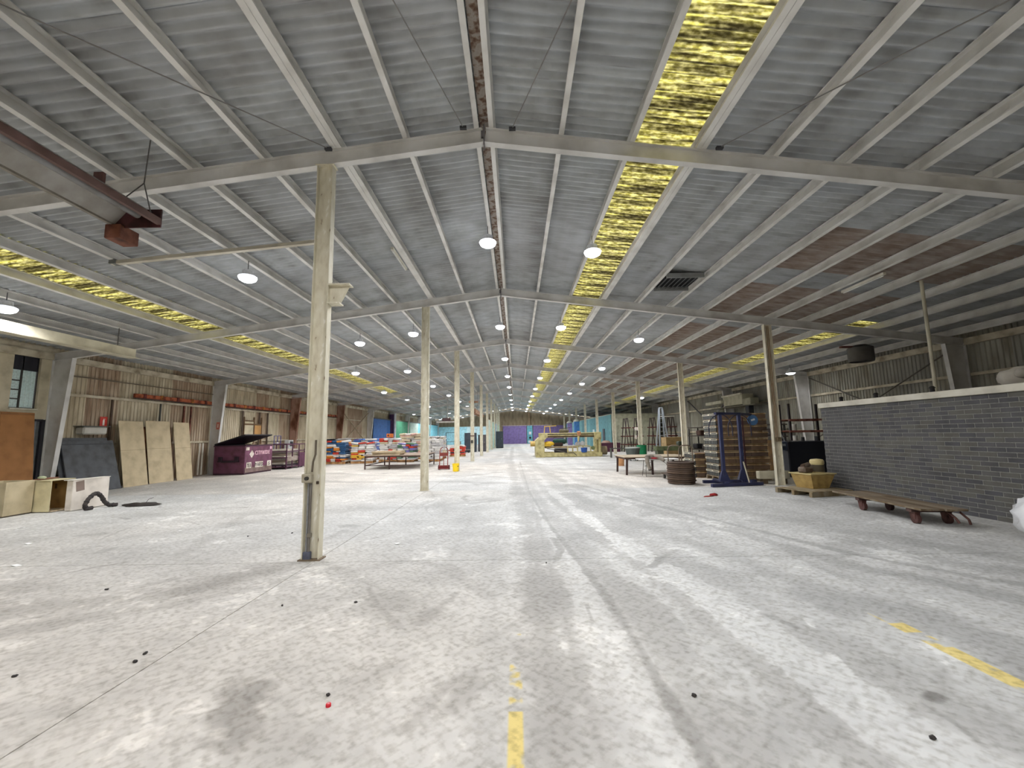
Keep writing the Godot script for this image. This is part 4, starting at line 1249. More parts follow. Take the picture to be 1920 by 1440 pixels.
func build_bin() -> void:
	var pur := mk("skip_purple", c8(112, 66, 92), 0.55, "grime")
	var t := thing("purple_skip", "purple steel rubbish skip with its black lid propped open", "skip", Vector3(-13.4, 0, -20.95))
	var w := 0.72
	var d := 1.1
	put(t, "side", MB.new().cbox(Vector3(w, 0.7, 0), Vector3(0.03, 1.26, 2 * d), 0.006).mesh(), pur)
	put(t, "side", MB.new().cbox(Vector3(-w, 0.7, 0), Vector3(0.03, 1.26, 2 * d), 0.006).mesh(), pur)
	put(t, "end", MB.new().cbox(Vector3(0, 0.7, d), Vector3(2 * w, 1.26, 0.03), 0.006).mesh(), pur)
	put(t, "end", MB.new().cbox(Vector3(0, 0.7, -d), Vector3(2 * w, 1.26, 0.03), 0.006).mesh(), pur)
	put(t, "floor_plate", MB.new().box(Vector3(0, 0.04, 0), Vector3(2 * w, 0.08, 2 * d)).mesh(), cm(70, 48, 60))
	var rim := MB.new()
	rim.box(Vector3(w, 1.33, 0), Vector3(0.07, 0.05, 2 * d + 0.06)).box(Vector3(-w, 1.33, 0), Vector3(0.07, 0.05, 2 * d + 0.06)).box(Vector3(0, 1.33, d), Vector3(2 * w, 0.05, 0.07)).box(Vector3(0, 1.33, -d), Vector3(2 * w, 0.05, 0.07))
	put(t, "rim", rim.mesh(), cm(74, 44, 62))
	put(t, "lower_band", MB.new().cbox(Vector3(w + 0.02, 0.2, 0), Vector3(0.02, 0.24, 2 * d - 0.02), 0.004).mesh(), cm(128, 108, 104, 0.6, "grime"))
	var lid := MB.new()
	var lb := Basis(Vector3.BACK, 0.30)
	lid.cbox(Vector3(-w, 1.38, 0) + lb * Vector3(0.74, 0.03, 0), Vector3(1.5, 0.06, 2 * d + 0.06), 0.02, lb)
	put(t, "lid", lid.mesh(), cm(26, 27, 34, 0.5, "fine"))
	put(t, "lid_hinge", MB.new().cyl(Vector3(-w, 1.36, -d), Vector3(-w, 1.36, d), 0.03, 0.03, 8).mesh(), cm(40, 40, 44))
	var hd := put(t, "lifting_pocket", MB.new().cbox(Vector3(0, 0.62, d + 0.06), Vector3(0.62, 0.09, 0.09), 0.01).cbox(Vector3(-0.38, 0.72, d + 0.06), Vector3(0.16, 0.24, 0.09), 0.01).cbox(Vector3(0.38, 0.72, d + 0.06), Vector3(0.16, 0.24, 0.09), 0.01).mesh(), cm(46, 28, 42))
	put(hd, "pocket_pin", MB.new().cyl(Vector3(-0.5, 0.62, d + 0.06), Vector3(0.5, 0.62, d + 0.06), 0.03, 0.03, 8).mesh(), cm(40, 26, 38))
	var white := cm(226, 220, 210, 0.6, "grime")
	var pinkish := cm(214, 176, 186, 0.6, "")
	var ink := cm(52, 46, 50, 0.6, "")
	var fx := w + 0.018
	var dia := MB.new()
	dia.poly([Vector3(fx, 1.12, 0.6), Vector3(fx, 0.93, 0.78), Vector3(fx, 0.74, 0.6), Vector3(fx, 0.93, 0.42)], Vector3.RIGHT)
	dia.poly([Vector3(fx - 0.002, 1.12, 0.6), Vector3(fx - 0.002, 0.93, 0.78), Vector3(fx - 0.002, 0.74, 0.6), Vector3(fx - 0.002, 0.93, 0.42)], Vector3.LEFT)
	put(t, "diamond_sticker", dia.mesh(), white)
	var ring := MB.new()
	for i in 14:
		var a0 := TAU * i / 14
		var a1 := TAU * (i + 1) / 14
		ring.beam(Vector3(fx + 0.003, 0.93 + 0.08 * sin(a0), 0.6 + 0.08 * cos(a0)), Vector3(fx + 0.003, 0.93 + 0.08 * sin(a1), 0.6 + 0.08 * cos(a1)), 0.012, 0.003, Vector3.RIGHT)
	put(t, "sticker_ring", ring.mesh(), cm(180, 170, 168, 0.6, ""))
	words(t, "lettering", "CITYWIDE", 0.26, Vector3(fx + 0.002, 0.98, -0.25), PI / 2, pinkish)
	for q in [["13", 0.82, 0.36], ["YARD", 0.02, 0.62], ["S", -0.82, 0.34]]:
		var pl := put(t, "number_plate", MB.new().cbox(Vector3(w + 0.035, 0.42, q[1]), Vector3(0.008, 0.27, q[2]), 0.002).mesh(), white)
		words(pl, "lettering", q[0], 0.25, Vector3(w + 0.041, 0.41, q[1]), PI / 2, ink)
	put(t, "paper_label", MB.new().cbox(Vector3(fx, 1.19, 0.93), Vector3(0.006, 0.14, 0.24), 0.002).mesh(), white)
	put(t, "paper_label", MB.new().cbox(Vector3(fx, 1.2, -0.95), Vector3(0.006, 0.14, 0.16), 0.002).mesh(), cm(200, 160, 180, 0.6, ""))
	# open cage next to it
	var g := thing("purple_cage", "open purple steel cage trolley with rails behind the skip", "cage", Vector3(-13.05, 0, -23.95))
	var cp := mk("cage_purple", c8(98, 58, 84), 0.55, "grime")
	for x: float in [-0.65, 0.65]:
		for z: float in [-1.0, -0.3, 0.4, 1.0]:
			put(g, "post", MB.new().box(Vector3(x, 0.66, z), Vector3(0.05, 1.32, 0.05)).mesh(), cp)
	for y: float in [0.12, 0.62, 0.95, 1.32]:
		put(g, "rail", MB.new().box(Vector3(0.65, y, 0), Vector3(0.05, 0.05, 2.05)).mesh(), cp)
		put(g, "rail", MB.new().box(Vector3(-0.65, y, 0), Vector3(0.05, 0.05, 2.05)).mesh(), cp)
		put(g, "rail", MB.new().box(Vector3(0, y, 1.0), Vector3(1.3, 0.05, 0.05)).mesh(), cp)
		put(g, "rail", MB.new().box(Vector3(0, y, -1.0), Vector3(1.3, 0.05, 0.05)).mesh(), cp)
	put(g, "side_sheet", MB.new().cbox(Vector3(0.69, 0.46, -0.65), Vector3(0.012, 0.8, 0.7), 0.003).mesh(), cp)
	put(g, "side_sheet", MB.new().cbox(Vector3(0.69, 0.55, 0.42), Vector3(0.012, 0.22, 1.1), 0.003).mesh(), cm(158, 146, 138, 0.6, "grime"))
	put(g, "deck", MB.new().box(Vector3(0, 0.2, 0), Vector3(1.3, 0.05, 2.0)).mesh(), cm(60, 42, 56))
	for x: float in [-0.55, 0.55]:
		for z: float in [-0.85, 0.85]:
			put(g, "wheel", MB.new().cyl(Vector3(x - 0.03, 0.08, z), Vector3(x + 0.03, 0.08, z), 0.08, 0.08, 12).mesh(), cm(40, 36, 40))
	var cg := thing("cardboard_bale", "grey-white cardboard and paper heaped in the purple cage", "paper", Vector3(-13.05, 0.225, -23.95))
	for i in 7:
		put(cg, "sheet_bundle", MB.new().cbox(Vector3(rng.randf_range(-0.08, 0.08), 0.06 + i * 0.12, rng.randf_range(-0.12, 0.12)), Vector3(0.9, 0.11, 1.4), 0.02, Basis(Vector3.UP, rng.randf_range(-0.08, 0.08))).mesh(), [cm(214, 206, 192), cm(188, 176, 158), cm(170, 164, 158)][i % 3])
	var fm := thing("metal_stand", "thin blue-violet metal stand on the bench by the left wall", "stand", Vector3(-14.2, 0.95, -25.2))
	var fmm := MB.new()
	for q in [[-0.35, 0.0, -0.35, 0.85], [0.35, 0.0, 0.35, 0.85], [-0.35, 0.85, 0.35, 0.85], [-0.35, 0.42, 0.35, 0.42], [0.0, 0.42, 0.0, 0.85]]:
		fmm.beam(Vector3(0, q[1], q[0]), Vector3(0, q[3], q[2]), 0.035, 0.035)
	put(fm, "bars", fmm.mesh(), cm(96, 92, 150))
	put(fm, "lamp_head", MB.new().ball(Vector3(0.05, 0.44, 0.1), Vector3(0.07, 0.06, 0.07), 6, 10).mesh(), cm(230, 230, 232))


# ---------------------------------------------------------------- wrapped loads, table, hand truck
func pallet(parent: Node, called: String, w: float, d: float, m: Material) -> Node3D:
	var p := Node3D.new()
	p.name = called
	parent.add_child(p, true)
	for i in 6:
		put(p, "deck_board", MB.new().cbox(Vector3(-w / 2 + (i + 0.5) * w / 6, 0.125, 0), Vector3(w / 6 - 0.03, 0.022, d), 0.004).mesh(), m)
	for z: float in [-d / 2 + 0.05, 0.0, d / 2 - 0.05]:
		put(p, "bearer", MB.new().cbox(Vector3(0, 0.057, z), Vector3(w, 0.112, 0.08), 0.004).mesh(), m)
	return p


func heap_up(label: String, at: Vector3, w: float, d: float, h: float, cols: Array, turn := 0.0, mess := 0.06) -> float:
	var t := thing("wrapped_load", label, "pallet load", at, turn)
	pallet(t, "pallet", w, d, cm(190, 150, 104, 0.8, "wood"))
	var y := 0.137
	var layer := 0
	while y < h:
		var lh := rng.randf_range(0.07, 0.15)
		var nx := 2 + rng.randi() % 3
		var nzz := 1 + rng.randi() % 2
		for i in nx:
			for j in nzz:
				var bw := w / nx
				var bd := d / nzz
				var c := Vector3(-w / 2 + (i + 0.5) * bw + rng.randf_range(-mess, mess) * 0.5, y + lh / 2, -d / 2 + (j + 0.5) * bd + rng.randf_range(-mess, mess) * 0.5)
				var b := Basis(Vector3.UP, rng.randf_range(-mess, mess)) * Basis(Vector3.BACK, rng.randf_range(-mess, mess) * (0.6 if y + lh < h else 2.6))
				put(t, "bundle", MB.new().cbox(c, Vector3(bw * rng.randf_range(0.9, 1.03), lh * rng.randf_range(0.9, 1.12), bd * rng.randf_range(0.9, 1.03)), 0.035, b).mesh(), cols[rng.randi() % cols.size()])
		y += lh
		layer += 1
	return y


func build_bales() -> void:
	var wh := cm(228, 226, 224, 0.35)
	var gr := cm(196, 194, 196, 0.35)
	var be := cm(214, 200, 172, 0.6)
	var bl := cm(58, 96, 138, 0.35)
	var re := cm(206, 70, 54, 0.4)
	var ora := cm(232, 148, 62, 0.4)
	var ye := cm(232, 186, 70, 0.4)
	var dk := cm(66, 66, 74, 0.4)
	var vi := cm(120, 116, 178, 0.4)
	var pk := cm(222, 180, 168, 0.5)
	heap_up("shrink-wrapped load of grey and white bundles behind the near column", Vector3(-12.75, 0, -27.6), 1.1, 1.2, 1.15, [gr, wh, dk, be])
	heap_up("load with dark blue sides, orange and red bundles on an orange pallet", Vector3(-11.35, 0, -27.3), 1.25, 1.2, 1.35, [bl, wh, ora, bl, re, wh])
	heap_up("white and grey wrapped load with red and yellow bundles slipping at its top", Vector3(-9.85, 0, -27.5), 1.35, 1.2, 1.25, [wh, gr, wh, re, ye], 0.12, 0.1)
	var top_y := heap_up("pale load of white and beige bundles with an orange box on top", Vector3(-8.45, 0, -28.6), 1.2, 1.2, 1.5, [wh, be, gr, re, wh])
	heap_up("load striped red and white beside green and blue bundles", Vector3(-7.18, 0, -28.2), 1.1, 1.2, 1.2, [re, wh, cm(92, 128, 104), gr, vi, wh])
	heap_up("load of white sacks with grey wrapped end behind the second column", Vector3(-5.55, 0, -28.4), 1.15, 1.3, 1.35, [wh, gr, wh], 0.0, 0.03)
	heap_up("tall load of beige cardboard sheets behind the table", Vector3(-7.6, 0, -31.2), 1.6, 1.3, 1.75, [be, be, pk, wh])
	heap_up("load of beige and white paper behind the red striped load", Vector3(-5.9, 0, -31.4), 1.3, 1.2, 1.6, [be, wh, gr])
	heap_up("load topped with violet and blue bundles in the rear row", Vector3(-10.9, 0, -31.0), 1.5, 1.2, 1.45, [wh, vi, cm(84, 130, 206), be])
	heap_up("rear load of grey and cream bundles close to the left wall", Vector3(-13.0, 0, -31.0), 1.5, 1.2, 1.5, [gr, be, wh, dk])
	heap_up("low heap of red, white and black bundles beyond the hand truck", Vector3(-4.75, 0, -34.6), 1.25, 1.2, 0.85, [re, wh, dk, wh, re], 0.1, 0.12)
	var ob := thing("orange_box", "small orange box perched on the pale loads", "box", Vector3(-8.5, top_y + 0.05, -28.6), 0.2)
	put(ob, "carton", MB.new().cbox(Vector3(0, 0.13, 0), Vector3(0.42, 0.26, 0.34), 0.01).mesh(), cm(226, 124, 56))
	put(ob, "label_patch", MB.new().cbox(Vector3(-0.1, 0.14, 0.172), Vector3(0.1, 0.12, 0.006), 0.002).mesh(), cm(90, 60, 44))
	# steel-framed table with cardboard on it
	var t := thing("steel_table", "low steel-framed table with brown legs in front of the wrapped loads", "table", Vector3(-6.3, 0, -23.4))
	var lg := cm(84, 62, 56, 0.6, "grime")
	for x: float in [-1.45, -0.2, 1.45]:
		for z: float in [-1.7, 1.55]:
			put(t, "leg", MB.new().box(Vector3(x, 0.33, z), Vector3(0.055, 0.66, 0.055)).mesh(), lg)
	var tf := MB.new()
	for z: float in [-1.7, 1.55]:
		tf.box(Vector3(0, 0.64, z), Vector3(2.95, 0.06, 0.055)).box(Vector3(0, 0.2, z), Vector3(2.95, 0.04, 0.04))
	for x: float in [-1.45, 1.45]:
		tf.box(Vector3(x, 0.64, -0.07), Vector3(0.055, 0.06, 3.2)).box(Vector3(x, 0.2, -0.07), Vector3(0.04, 0.04, 3.2))
	put(t, "frame", tf.mesh(), lg)
	put(t, "table_top", MB.new().cbox(Vector3(0, 0.685, -0.07), Vector3(3.05, 0.03, 3.4), 0.006).mesh(), cm(150, 130, 112))
	var cbd := thing("cardboard_sheets", "stack of flat cardboard sheets lying on the steel table", "cardboard", Vector3(-6.75, 0.7, -22.6))
	for i in 4:
		put(cbd, "sheet", MB.new().cbox(Vector3(rng.randf_range(-0.05, 0.05), 0.025 + i * 0.05, rng.randf_range(-0.05, 0.05)), Vector3(1.5, 0.046, 1.0), 0.006, Basis(Vector3.UP, rng.randf_range(-0.05, 0.05))).mesh(), [cm(206, 190, 160), cm(190, 170, 138)][i % 2])
	# red hand truck
	var hk := thing("hand_truck", "red two-wheeled hand truck standing before the third column", "hand truck", Vector3(-3.6, 0, -21.1))
	var rd := cm(150, 66, 56, 0.5)
	for x: float in [-0.2, 0.2]:
		put(hk, "rail", MB.new().tube([Vector3(x, 0.16, 0.0), Vector3(x, 0.9, -0.1), Vector3(x * 0.8, 1.02, -0.14), Vector3(x * 0.4, 1.08, -0.18)], 0.022).mesh(), rd)
		put(hk, "wheel", MB.new().cyl(Vector3(x * 1.25 - 0.03, 0.11, -0.12), Vector3(x * 1.25 + 0.03, 0.11, -0.12), 0.11, 0.11, 14).mesh(), cm(90, 34, 36))
	put(hk, "cross_bar", MB.new().box(Vector3(0, 0.74, -0.08), Vector3(0.42, 0.16, 0.02)).box(Vector3(0, 0.4, -0.035), Vector3(0.03, 0.7, 0.02)).mesh(), rd)
	put(hk, "axle", MB.new().cyl(Vector3(-0.25, 0.11, -0.12), Vector3(0.25, 0.11, -0.12), 0.02, 0.02, 8).mesh(), cm(90, 50, 46))
	put(hk, "toe_plate", MB.new().cbox(Vector3(0, 0.05, 0.1), Vector3(0.5, 0.02, 0.22), 0.004).cbox(Vector3(0, 0.13, -0.01), Vector3(0.46, 0.16, 0.02), 0.004).mesh(), cm(128, 44, 44))
	var bk := thing("yellow_bucket", "bright yellow plastic bucket at the foot of the third column", "bucket", Vector3(-2.84, 0, -19.95))
	put(bk, "bucket", MB.new().lathe(Vector3.ZERO, [Vector2(0.0, 0.0), Vector2(0.13, 0.0), Vector2(0.155, 0.32), Vector2(0.165, 0.33), Vector2(0.165, 0.36), Vector2(0.15, 0.36), Vector2(0.12, 0.03), Vector2(0.0, 0.03)], 18).mesh(), cm(250, 214, 30, 0.4, ""))
	put(bk, "handle_lug", MB.new().cbox(Vector3(0.12, 0.24, 0.10), Vector3(0.04, 0.05, 0.03), 0.006).mesh(), cm(60, 52, 30))
	# machinery and cabinets beyond the left columns
	for q in [[-4.6, -43.0, 1.15, 0.9, 1.9, 62, 70, 82, "tall dark steel cabinet beyond the trolley frames"], [-3.5, -44.0, 0.8, 0.8, 1.7, 92, 90, 96, "grey steel cabinet close to the partition panels"], [-2.1, -54.0, 0.9, 0.9, 2.1, 50, 58, 66, "dark green-black machine cabinet beside the turquoise panels"]]:
		var cb2 := thing("steel_cabinet", q[8], "cabinet", Vector3(q[0], 0, q[1]))
		put(cb2, "body", MB.new().cbox(Vector3(0, q[4] / 2, 0), Vector3(q[2], q[4], q[3]), 0.02).mesh(), cm(q[5], q[6], q[7]))
		put(cb2, "door", MB.new().cbox(Vector3(0, q[4] / 2, q[3] / 2 + 0.01), Vector3(q[2] - 0.12, q[4] - 0.2, 0.02), 0.006).mesh(), cm(q[5] + 8, q[6] + 8, q[7] + 8))
		put(cb2, "handle", MB.new().cbox(Vector3(q[2] * 0.3, q[4] * 0.55, q[3] / 2 + 0.035), Vector3(0.03, 0.16, 0.03), 0.006).mesh(), cm(160, 158, 150))
	var tr := thing("trolley_frame", "thin dark upright trolley frame on a steel deck before the cyan wall", "trolley", Vector3(-6.3, 0, -41.5), 0.2)
	var tm := MB.new()
	for x: float in [-0.45, 0.45]:
		tm.beam(Vector3(x, 0.3, 0), Vector3(x * 1.2, 1.95, -0.15), 0.04, 0.04)
	tm.beam(Vector3(-0.54, 1.95, -0.15), Vector3(0.54, 1.95, -0.15), 0.04, 0.04).beam(Vector3(-0.5, 1.05, -0.07), Vector3(0.5, 1.05, -0.07), 0.035, 0.035)
	put(tr, "handle_frame", tm.mesh(), cm(56, 60, 66))
	put(tr, "deck", MB.new().cbox(Vector3(0.6, 0.26, 0.4), Vector3(2.4, 0.08, 1.1), 0.01).mesh(), cm(110, 108, 104))
	for x: float in [-0.4, 1.6]:
		for z: float in [0.0, 0.8]:
			put(tr, "wheel", MB.new().cyl(Vector3(x - 0.03, 0.11, z), Vector3(x + 0.03, 0.11, z), 0.11, 0.11, 12).mesh(), cm(50, 48, 48))
	put(tr, "drum", MB.new().lathe(Vector3(0.6, 0.3, 0.4), [Vector2(0.0, 0.0), Vector2(0.28, 0.0), Vector2(0.28, 0.8), Vector2(0.0, 0.8)], 16).mesh(), cm(150, 146, 138))
	var du := thing("overhead_duct", "rusty overhead duct run with round flange between the far left columns", "duct", Vector3(-3.6, 3.6, -40.0))
	put(du, "duct_body", MB.new().cbox(Vector3(0, 0.1, 0), Vector3(0.4, 0.35, 9.0), 0.02).mesh(), cm(170, 132, 104, 0.8, "rust"))
	put(du, "white_tray", MB.new().box(Vector3(-0.6, 0.5, 0.5), Vector3(1.2, 0.03, 5.0)).mesh(), cm(226, 224, 216))
	put(du, "flange", MB.new().lathe(Vector3(-0.1, 0.9, 3.0), [Vector2(0.28, 0.0), Vector2(0.42, 0.0), Vector2(0.42, 0.12), Vector2(0.28, 0.12), Vector2(0.28, 0.0)], 18).mesh(), cm(176, 140, 108, 0.8, "rust"))
	for z: float in [-4.2, 0.0, 4.2]:
		put(du, "hanger", MB.new().cyl(Vector3(0, 0.27, z), Vector3(0, und(-3.6) + RD - 3.6, z), 0.012, 0.012, 6).mesh(), cm(120, 116, 110))
		put(du, "hanger", MB.new().cyl(Vector3(-0.6, 0.5, z * 0.5 + 0.5), Vector3(-0.6, und(-4.2) + RD - 3.6, z * 0.5 + 0.5), 0.01, 0.01, 6).mesh(), cm(120, 116, 110))
	var hp := thing("hanging_pipe", "thin pale pipe dropping from the roof with a flat shade left of the aisle", "pipe", Vector3(-6.7, 3.0, -41.5))
	put(hp, "pipe", MB.new().cyl(Vector3(0, 0.05, 0), Vector3(0, und(-6.7) + RD - 3.0, 0), 0.05, 0.05, 10).mesh(), cm(206, 206, 204))
	put(hp, "shade", MB.new().cbox(Vector3(-0.1, 0, 0), Vector3(1.9, 0.12, 0.5), 0.03).mesh(), cm(226, 220, 214))
	put(hp, "motor", MB.new().cbox(Vector3(-0.1, 0.22, 0), Vector3(0.8, 0.3, 0.4), 0.04).mesh(), cm(96, 70, 70))



# ---------------------------------------------------------------- cream machine in the aisle
func build_machine() -> void:
	var cr := mk("machine_cream", c8(206, 196, 142), 0.5, "grime")
	var dk := cm(58, 54, 48, 0.6, "grime")
	var t := thing("stone_saw", "large cream bridge machine with long top beam standing in the aisle", "machine", Vector3(3.8, 0, -31.7))
	var bs := MB.new()
	for z: float in [-0.95, 1.0]:
		bs.cbox(Vector3(0, 0.17, z), Vector3(4.7, 0.30, 0.16), 0.02)
	for x: float in [-1.2, 0.0, 1.2, 2.2]:
		bs.cbox(Vector3(x, 0.15, 0.02), Vector3(0.14, 0.22, 1.8), 0.01)
	put(t, "base_frame", bs.mesh(), cr)
	var lp := MB.new()
	lp.hexa([Vector3(-2.4, 0, -1.1), Vector3(-1.78, 0, -1.1), Vector3(-1.78, 0, 1.12), Vector3(-2.4, 0, 1.12), Vector3(-2.4, 1.2, -1.1), Vector3(-1.78, 1.2, -1.1), Vector3(-1.78, 1.2, 1.12), Vector3(-2.4, 1.2, 1.12)])
	lp.hexa([Vector3(-2.4, 1.2, -0.9), Vector3(-1.78, 1.2, -0.9), Vector3(-1.78, 1.2, 1.12), Vector3(-2.4, 1.2, 1.12), Vector3(-2.15, 1.42, -0.8), Vector3(-1.6, 1.42, -0.8), Vector3(-1.6, 1.42, 1.1), Vector3(-2.15, 1.42, 1.1)])
	lp.cbox(Vector3(-1.85, 1.56, 0.7), Vector3(0.62, 0.34, 0.8), 0.02)
	put(t, "left_pedestal", lp.mesh(), cr)
	put(t, "side_motor", MB.new().cyl(Vector3(-2.4, 0.95, -0.2), Vector3(-2.75, 0.95, -0.2), 0.2, 0.2, 14).mesh(), cm(214, 184, 110))
	var tb := put(t, "top_beam", MB.new().cbox(Vector3(0.15, 1.69, 0.75), Vector3(3.9, 0.08, 0.4), 0.01).cbox(Vector3(0.15, 1.55, 0.75), Vector3(3.9, 0.07, 0.4), 0.01).cbox(Vector3(0.15, 1.56, 0.68), Vector3(3.9, 0.34, 0.2), 0.01).mesh(), cr)
	put(tb, "slot", MB.new().box(Vector3(0.15, 1.618, 0.8), Vector3(3.7, 0.06, 0.2)).mesh(), dk)
	put(tb, "slot", MB.new().box(Vector3(0.15, 1.46, 0.8), Vector3(3.7, 0.07, 0.2)).mesh(), cm(96, 70, 50))
	var rp := MB.new()
	rp.cbox(Vector3(1.92, 0.85, 0.75), Vector3(0.16, 1.15, 0.3), 0.03).cbox(Vector3(2.2, 0.7, 0.95), Vector3(0.16, 1.4, 0.2), 0.03).cbox(Vector3(2.08, 1.5, 0.7), Vector3(0.5, 0.5, 0.7), 0.03).cbox(Vector3(2.25, 0.6, -0.3), Vector3(0.3, 1.2, 1.6), 0.03)
	put(t, "right_pedestal", rp.mesh(), cr)
	put(t, "carriage", MB.new().cyl(Vector3(0.72, 1.62, 1.0), Vector3(0.72, 1.62, 1.2), 0.13, 0.13, 14).cbox(Vector3(0.72, 1.72, 0.98), Vector3(0.26, 0.22, 0.2), 0.04).mesh(), cm(206, 150, 108))
	put(t, "spindle_arm", MB.new().cyl(Vector3(0.7, 1.5, 1.05), Vector3(0.66, 1.1, 1.05), 0.09, 0.07, 12).mesh(), cr)
	put(t, "yellow_guard", MB.new().ball(Vector3(-1.45, 0.96, 0.85), Vector3(0.42, 0.18, 0.25), 7, 12).cbox(Vector3(-1.55, 0.86, 0.85), Vector3(0.5, 0.18, 0.4), 0.04).mesh(), cm(240, 196, 60, 0.4))
	put(t, "bed", MB.new().cbox(Vector3(-0.55, 0.7, 0.4), Vector3(2.3, 0.14, 1.0), 0.02).mesh(), cm(168, 152, 122, 0.6, "grime"))
	put(t, "bed", MB.new().cbox(Vector3(0.95, 0.76, 0.4), Vector3(1.1, 0.06, 1.0), 0.01).mesh(), cr)
	put(t, "gearbox", MB.new().cbox(Vector3(-0.75, 0.9, 0.45), Vector3(0.7, 0.24, 0.5), 0.05).mesh(), cm(70, 50, 44))
	put(t, "tank", MB.new().cbox(Vector3(-0.55, 0.45, 0.6), Vector3(1.0, 0.3, 0.4), 0.05).mesh(), cm(48, 46, 50))
	for x: float in [-0.1, 0.25, 0.6, 1.0, 1.55]:
		put(t, "stanchion", MB.new().cbox(Vector3(x, 0.52, 0.9), Vector3(0.09, 0.46, 0.09), 0.015).mesh(), cr)
	put(t, "blue_tub", MB.new().lathe(Vector3(1.05, 0.33, 1.05), [Vector2(0.0, 0.0), Vector2(0.2, 0.0), Vector2(0.24, 0.32), Vector2(0.22, 0.32), Vector2(0.18, 0.03), Vector2(0.0, 0.03)], 14).mesh(), cm(34, 84, 168, 0.4))
	put(t, "white_bottle", MB.new().lathe(Vector3(1.02, 0.8, 0.6), [Vector2(0.0, 0.0), Vector2(0.14, 0.0), Vector2(0.15, 0.2), Vector2(0.08, 0.3), Vector2(0.0, 0.32)], 12).mesh(), cm(230, 232, 236))
	put(t, "crumpled_sheet", MB.new().ball(Vector3(0.72, 0.88, 0.5), Vector3(0.24, 0.2, 0.2), 6, 8).mesh(), cm(222, 222, 228))
	put(t, "green_cover", MB.new().cbox(Vector3(-0.55, 1.1, -0.4), Vector3(1.0, 0.4, 0.5), 0.12).mesh(), cm(40, 82, 74))
	put(t, "hose", MB.new().tube([Vector3(-1.6, 0.62, 1.1), Vector3(-0.9, 0.5, 1.14), Vector3(-0.2, 0.3, 1.16), Vector3(0.3, 0.3, 1.16), Vector3(0.5, 0.1, 1.18)], 0.025, 8).mesh(), cm(96, 92, 84))
	put(t, "clamp_wheel", MB.new().cyl(Vector3(1.7, 0.62, 1.0), Vector3(1.7, 0.62, 1.06), 0.14, 0.14, 14).mesh(), cm(120, 130, 84))
	put(t, "side_drum", MB.new().cyl(Vector3(2.45, 0.4, 0.1), Vector3(2.85, 0.4, 0.1), 0.32, 0.32, 18).mesh(), cm(150, 136, 110, 0.6, "grime"))
	var a := MB.new()
	a.beam(Vector3(-1.75, 1.74, 0.6), Vector3(-1.7, 2.24, 0.6), 0.06, 0.06).beam(Vector3(-1.3, 1.74, 0.6), Vector3(-1.34, 2.2, 0.6), 0.06, 0.06).beam(Vector3(-1.74, 2.2, 0.6), Vector3(-0.85, 2.26, 0.6), 0.1, 0.06)
	put(t, "yellow_arch", a.mesh(), cm(226, 190, 92))
	put(t, "top_gear", MB.new().cbox(Vector3(-0.3, 1.86, 0.6), Vector3(0.7, 0.24, 0.3), 0.06).beam(Vector3(-0.6, 2.0, 0.6), Vector3(0.15, 2.1, 0.6), 0.06, 0.05).mesh(), cm(104, 96, 74))


